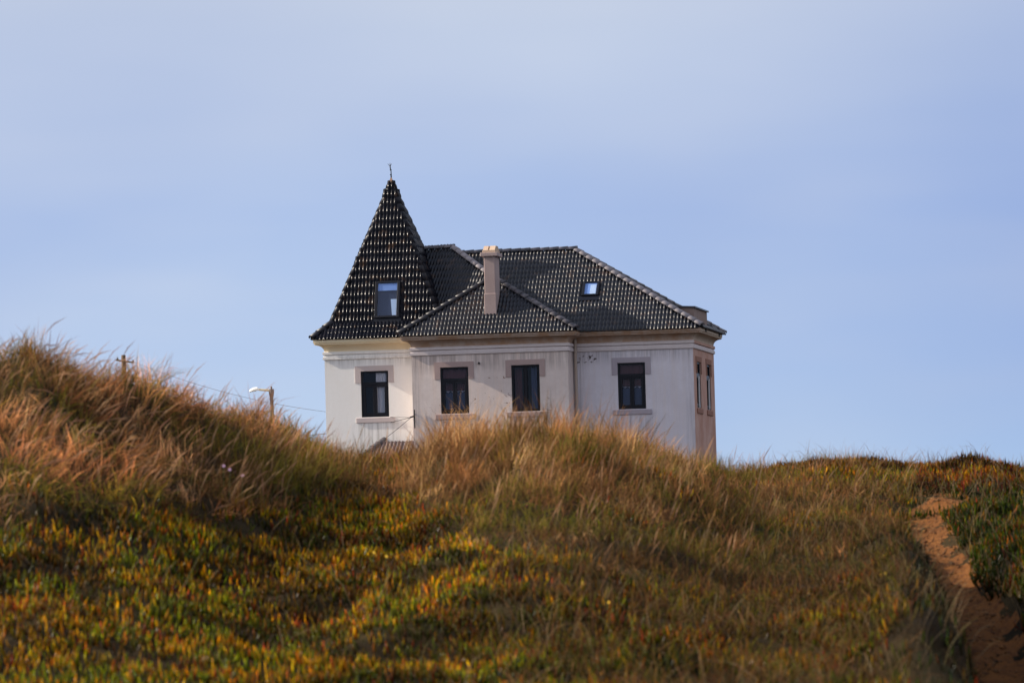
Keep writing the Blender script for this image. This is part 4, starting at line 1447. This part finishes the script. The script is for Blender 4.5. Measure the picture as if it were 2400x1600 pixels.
ct = np.where(ridge_org, np.where((RNG.random(N) < 0.6)[:, None], org * 0.8, yel * 0.8), ct)
spot = (RNG.random(N) < 0.02 + 0.25 * sstep(0.60, 0.70, fbm(ix, iy, 1.4, 202)))[:, None]
ct = np.where(spot, red, ct)
ct = ct * rgb(0.74, 0.66, 0.09) * np.exp(RNG.normal(0.0, 0.40, (N, 1))).astype(np.float32) * (0.34 + 1.05 * sstep(0.40, 0.60, fbm(ix, iy, 1.6, 33)))[:, None].astype(np.float32)
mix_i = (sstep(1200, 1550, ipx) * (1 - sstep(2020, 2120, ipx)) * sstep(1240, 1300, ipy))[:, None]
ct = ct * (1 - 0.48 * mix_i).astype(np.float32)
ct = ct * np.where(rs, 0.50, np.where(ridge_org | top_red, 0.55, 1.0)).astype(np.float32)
cb = ct * rgb(0.07, 0.09, 0.1) + rgb(0.002, 0.003, 0.001)  # near-black leaf bases paint the shade down between the leaves
ln = RNG.uniform(0.075, 0.14, N) * (1 + 0.25 * (ipx > 2080))
lift = RNG.random(N) * 0.07 * sstep(0.4, 0.6, patch)
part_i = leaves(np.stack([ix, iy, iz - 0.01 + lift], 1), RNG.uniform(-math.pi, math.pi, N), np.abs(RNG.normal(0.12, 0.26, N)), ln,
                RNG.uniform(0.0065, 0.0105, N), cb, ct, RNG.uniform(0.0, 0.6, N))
v, q, tr_, c = part_i
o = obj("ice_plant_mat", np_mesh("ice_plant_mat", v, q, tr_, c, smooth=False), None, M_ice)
tag(o, "mats of fleshy ice plant leaves in yellow green orange and red covering the slope", "ground cover", kind="stuff")

# ---- low grey-green herbs, dead stems and litter between the mats
hx, hy = scatter(230000, 31, 80)
hz_ = terrain(hx, hy)
hpx, hpy = to_img(hx, hy, hz_)
pd, pdx = path_dist(hx, hy)
hp = fbm(hx, hy, 0.75, 8)
area = sstep(1050, 1450, hpx) * (1 - sstep(2150, 2200, hpx)) * sstep(1200, 1300, hpy)
dn = 0.42 + 0.75 * area * (hp < 0.58) + 0.3 * (hp < 0.42)
bank = (pdx < 0) & (pd < 1.1) & (hy < 64)
dn = np.where(bank, 1.5, dn)
keep = (RNG.random(len(hx)) < dn * 0.62) & (pd > 0.05) & ~((pdx > 0) & (hpx > 2060))
hx, hy, hz_, hpx, hpy, bank = [a[keep] for a in (hx, hy, hz_, hpx, hpy, bank)]
N = len(hx)
herb = fbm(hx, hy, 1.0, 77) > 0.55
ctone = pick([(0.10, 0.055, 0.030), (0.15, 0.085, 0.043), (0.05, 0.032, 0.022), (0.07, 0.048, 0.024)], N)
hg = pick([(0.075, 0.085, 0.045), (0.055, 0.068, 0.034), (0.10, 0.105, 0.06), (0.045, 0.06, 0.015)], N)
ctone = np.where(herb[:, None], hg, ctone)
ctone = ctone * np.where(bank, RNG.uniform(0.15, 0.5, N), RNG.uniform(0.6, 1.2, N))[:, None].astype(np.float32)  # herbs on the bank coloured darker to paint its shaded side
ln = np.where(herb, RNG.uniform(0.04, 0.10, N), RNG.uniform(0.08, 0.24, N))
a0 = np.where(herb, np.abs(RNG.normal(0.3, 0.35, N)), np.abs(RNG.normal(0.8, 0.45, N)))
part_h = blades(np.stack([hx, hy, hz_ - 0.005 + RNG.random(N) * 0.03], 1), RNG.uniform(-math.pi, math.pi, N), a0, a0 + RNG.uniform(0.0, 0.9, N), ln,
                np.where(herb, RNG.uniform(0.006, 0.011, N), RNG.uniform(0.003, 0.006, N)), ctone * 0.45, ctone * 0.8, ctone, 2, [1.0, 0.8])
v, q, tr_, c = part_h
o = obj("herb_undergrowth", np_mesh("herb_undergrowth", v, q, tr_, c), None, M_herb)
tag(o, "low grey green herbs and brown dead stems between the mats", "ground cover", kind="stuff")

# ---- clods, small stones and broken stems lying on the path
ky = RNG.uniform(44, 66, 2600)
kc, kh, kd = path_at(ky)
kx = kc + RNG.normal(0, 1, 2600) * (kh * 0.8 + 0.12)
kz = terrain(kx, ky)
kr = np.exp(RNG.normal(-4.6, 0.55, 2600))
octa = np.array([(1, 0, 0), (0, 1, 0), (-1, 0, 0), (0, -1, 0), (0, 0, 0.8), (0, 0, -0.8)], float)
kv = octa[None] * kr[:, None, None] * RNG.uniform(0.6, 1.3, (2600, 6, 1)) + np.stack([kx, ky, kz + kr * 0.3], 1)[:, None, :]
kf = np.array([(0, 1, 4), (1, 2, 4), (2, 3, 4), (3, 0, 4), (1, 0, 5), (2, 1, 5), (3, 2, 5), (0, 3, 5)])
kt = ((np.arange(2600) * 6)[:, None, None] + kf[None]).reshape(-1, 3)
kcol = np.repeat(pick([(0.30, 0.14, 0.05), (0.12, 0.055, 0.028), (0.22, 0.12, 0.06), (0.08, 0.05, 0.03)], 2600), 6, axis=0)
n_s = 500
sy_ = RNG.uniform(44, 66, n_s); sc_, sh_, sd_ = path_at(sy_)
sx_ = sc_ + RNG.normal(0, 1, n_s) * (sh_ + 0.15)
part_k = blades(np.stack([sx_, sy_, terrain(sx_, sy_) + 0.01], 1), RNG.uniform(-math.pi, math.pi, n_s), RNG.uniform(1.2, 1.6, n_s), RNG.uniform(1.3, 1.8, n_s), RNG.uniform(0.06, 0.22, n_s),
                RNG.uniform(0.004, 0.008, n_s), *[pick([(0.22, 0.12, 0.055), (0.10, 0.055, 0.03), (0.34, 0.21, 0.10)], n_s)] * 3)
v, q, tr_, c = merge([part_k, (kv.reshape(-1, 3), None, kt, kcol)])
o = obj("path_debris", np_mesh("path_debris", v, q, tr_, c, smooth=False), None, M_herb)
tag(o, "small stones clods and broken stems lying on the sandy path", "debris", kind="stuff")

# ---- short spiky grass standing along the right-hand crest
cx_ = RNG.uniform(50, 112, 900) * 1e-3
e_, yr_ = crest(cx_ * 1000)
cy_ = yr_ + RNG.normal(-0.3, 0.5, 900)
cx2 = cx_ * cy_
ok = fbm(cx2, cy_ * 0.2, 2.0, 5) > 0.47
cx2, cy_ = cx2[ok], cy_[ok]
n_ = len(cx2)
tone = pick([(0.10, 0.09, 0.035), (0.16, 0.12, 0.05), (0.07, 0.075, 0.03)], n_)
v, q, tr_, c = blades(np.stack([cx2, cy_, terrain(cx2, cy_)], 1), RNG.uniform(-math.pi, math.pi, n_), np.abs(RNG.normal(0.1, 0.15, n_)), np.abs(RNG.normal(0.45, 0.25, n_)),
                      RNG.uniform(0.10, 0.26, n_), RNG.uniform(0.005, 0.008, n_), tone * 0.6, tone, tone)
o = obj("crest_grass", np_mesh("crest_grass", v, q, tr_, c), None, M_grass)
tag(o, "short dark spiky grass along the right-hand crest against the sky", "grass", kind="stuff")

# ---- a few small flowers between the mats
M_yel = mat("flower_yellow", (0.80, 0.48, 0.02), 0.7)
M_pnk = mat("flower_pink", (0.62, 0.36, 0.48), 0.7)
M_stem = mat("flower_stem", (0.10, 0.12, 0.03), 0.8)
def flower(x, y, h, r, m, name, label, cat, group):
    z = float(terrain(x, y))
    f = empty(name, (x, y, z))
    tag(f, label, cat, group)
    bm = bmesh.new()
    tube(bm, [(0, 0, 0), (0.01, 0, h * 0.6), (0.015, -0.01, h)], 0.0035, 4)
    obj("stem", bm, f, M_stem)
    bm = bmesh.new()
    c0 = bm.verts.new((0.015, -0.012, h + 0.006))
    n = 10
    rim = [bm.verts.new((0.015 + r * (1.0 if k % 2 else 0.62) * math.cos(k * 2 * math.pi / n), -0.012 + r * (1.0 if k % 2 else 0.62) * 0.6 * math.sin(k * 2 * math.pi / n), h + 0.012 + r * 0.75 * math.sin(k * 2 * math.pi / n))) for k in range(n)]
    back = bm.verts.new((0.015, 0.004, h))
    for k in range(n):
        bm.faces.new((c0, rim[k], rim[(k + 1) % n]))
        bm.faces.new((back, rim[(k + 1) % n], rim[k]))
    bmesh.ops.recalc_face_normals(bm, faces=bm.faces[:])
    obj("petals", bm, f, m)
for x, y, lab in ((3.27, 46.6, "left one of two yellow flowers close to the sandy path"), (3.33, 46.7, "right one of two yellow flowers close to the sandy path"),
                  (-1.35, 47.5, "left one of two yellow flowers below the grass under the tower"), (-1.22, 46.9, "right one of two yellow flowers below the grass under the tower"),
                  (0.70, 41.2, "lone yellow flower low in the middle of the slope")):
    flower(x, y, 0.13, 0.016, M_yel, "yellow_flower", lab, "flower", "small yellow flowers on the slope")
for x, y, lab in ((-2.93, 51.2, "leftmost of three tiny pink flowers in the left grass"), (-2.86, 51.0, "middle one of three tiny pink flowers in the left grass"), (-2.74, 51.1, "rightmost of three tiny pink flowers in the left grass")):
    flower(x, y, 0.32, 0.020, M_pnk, "pink_flower", lab, "flower", "small pink flowers in the hollow")
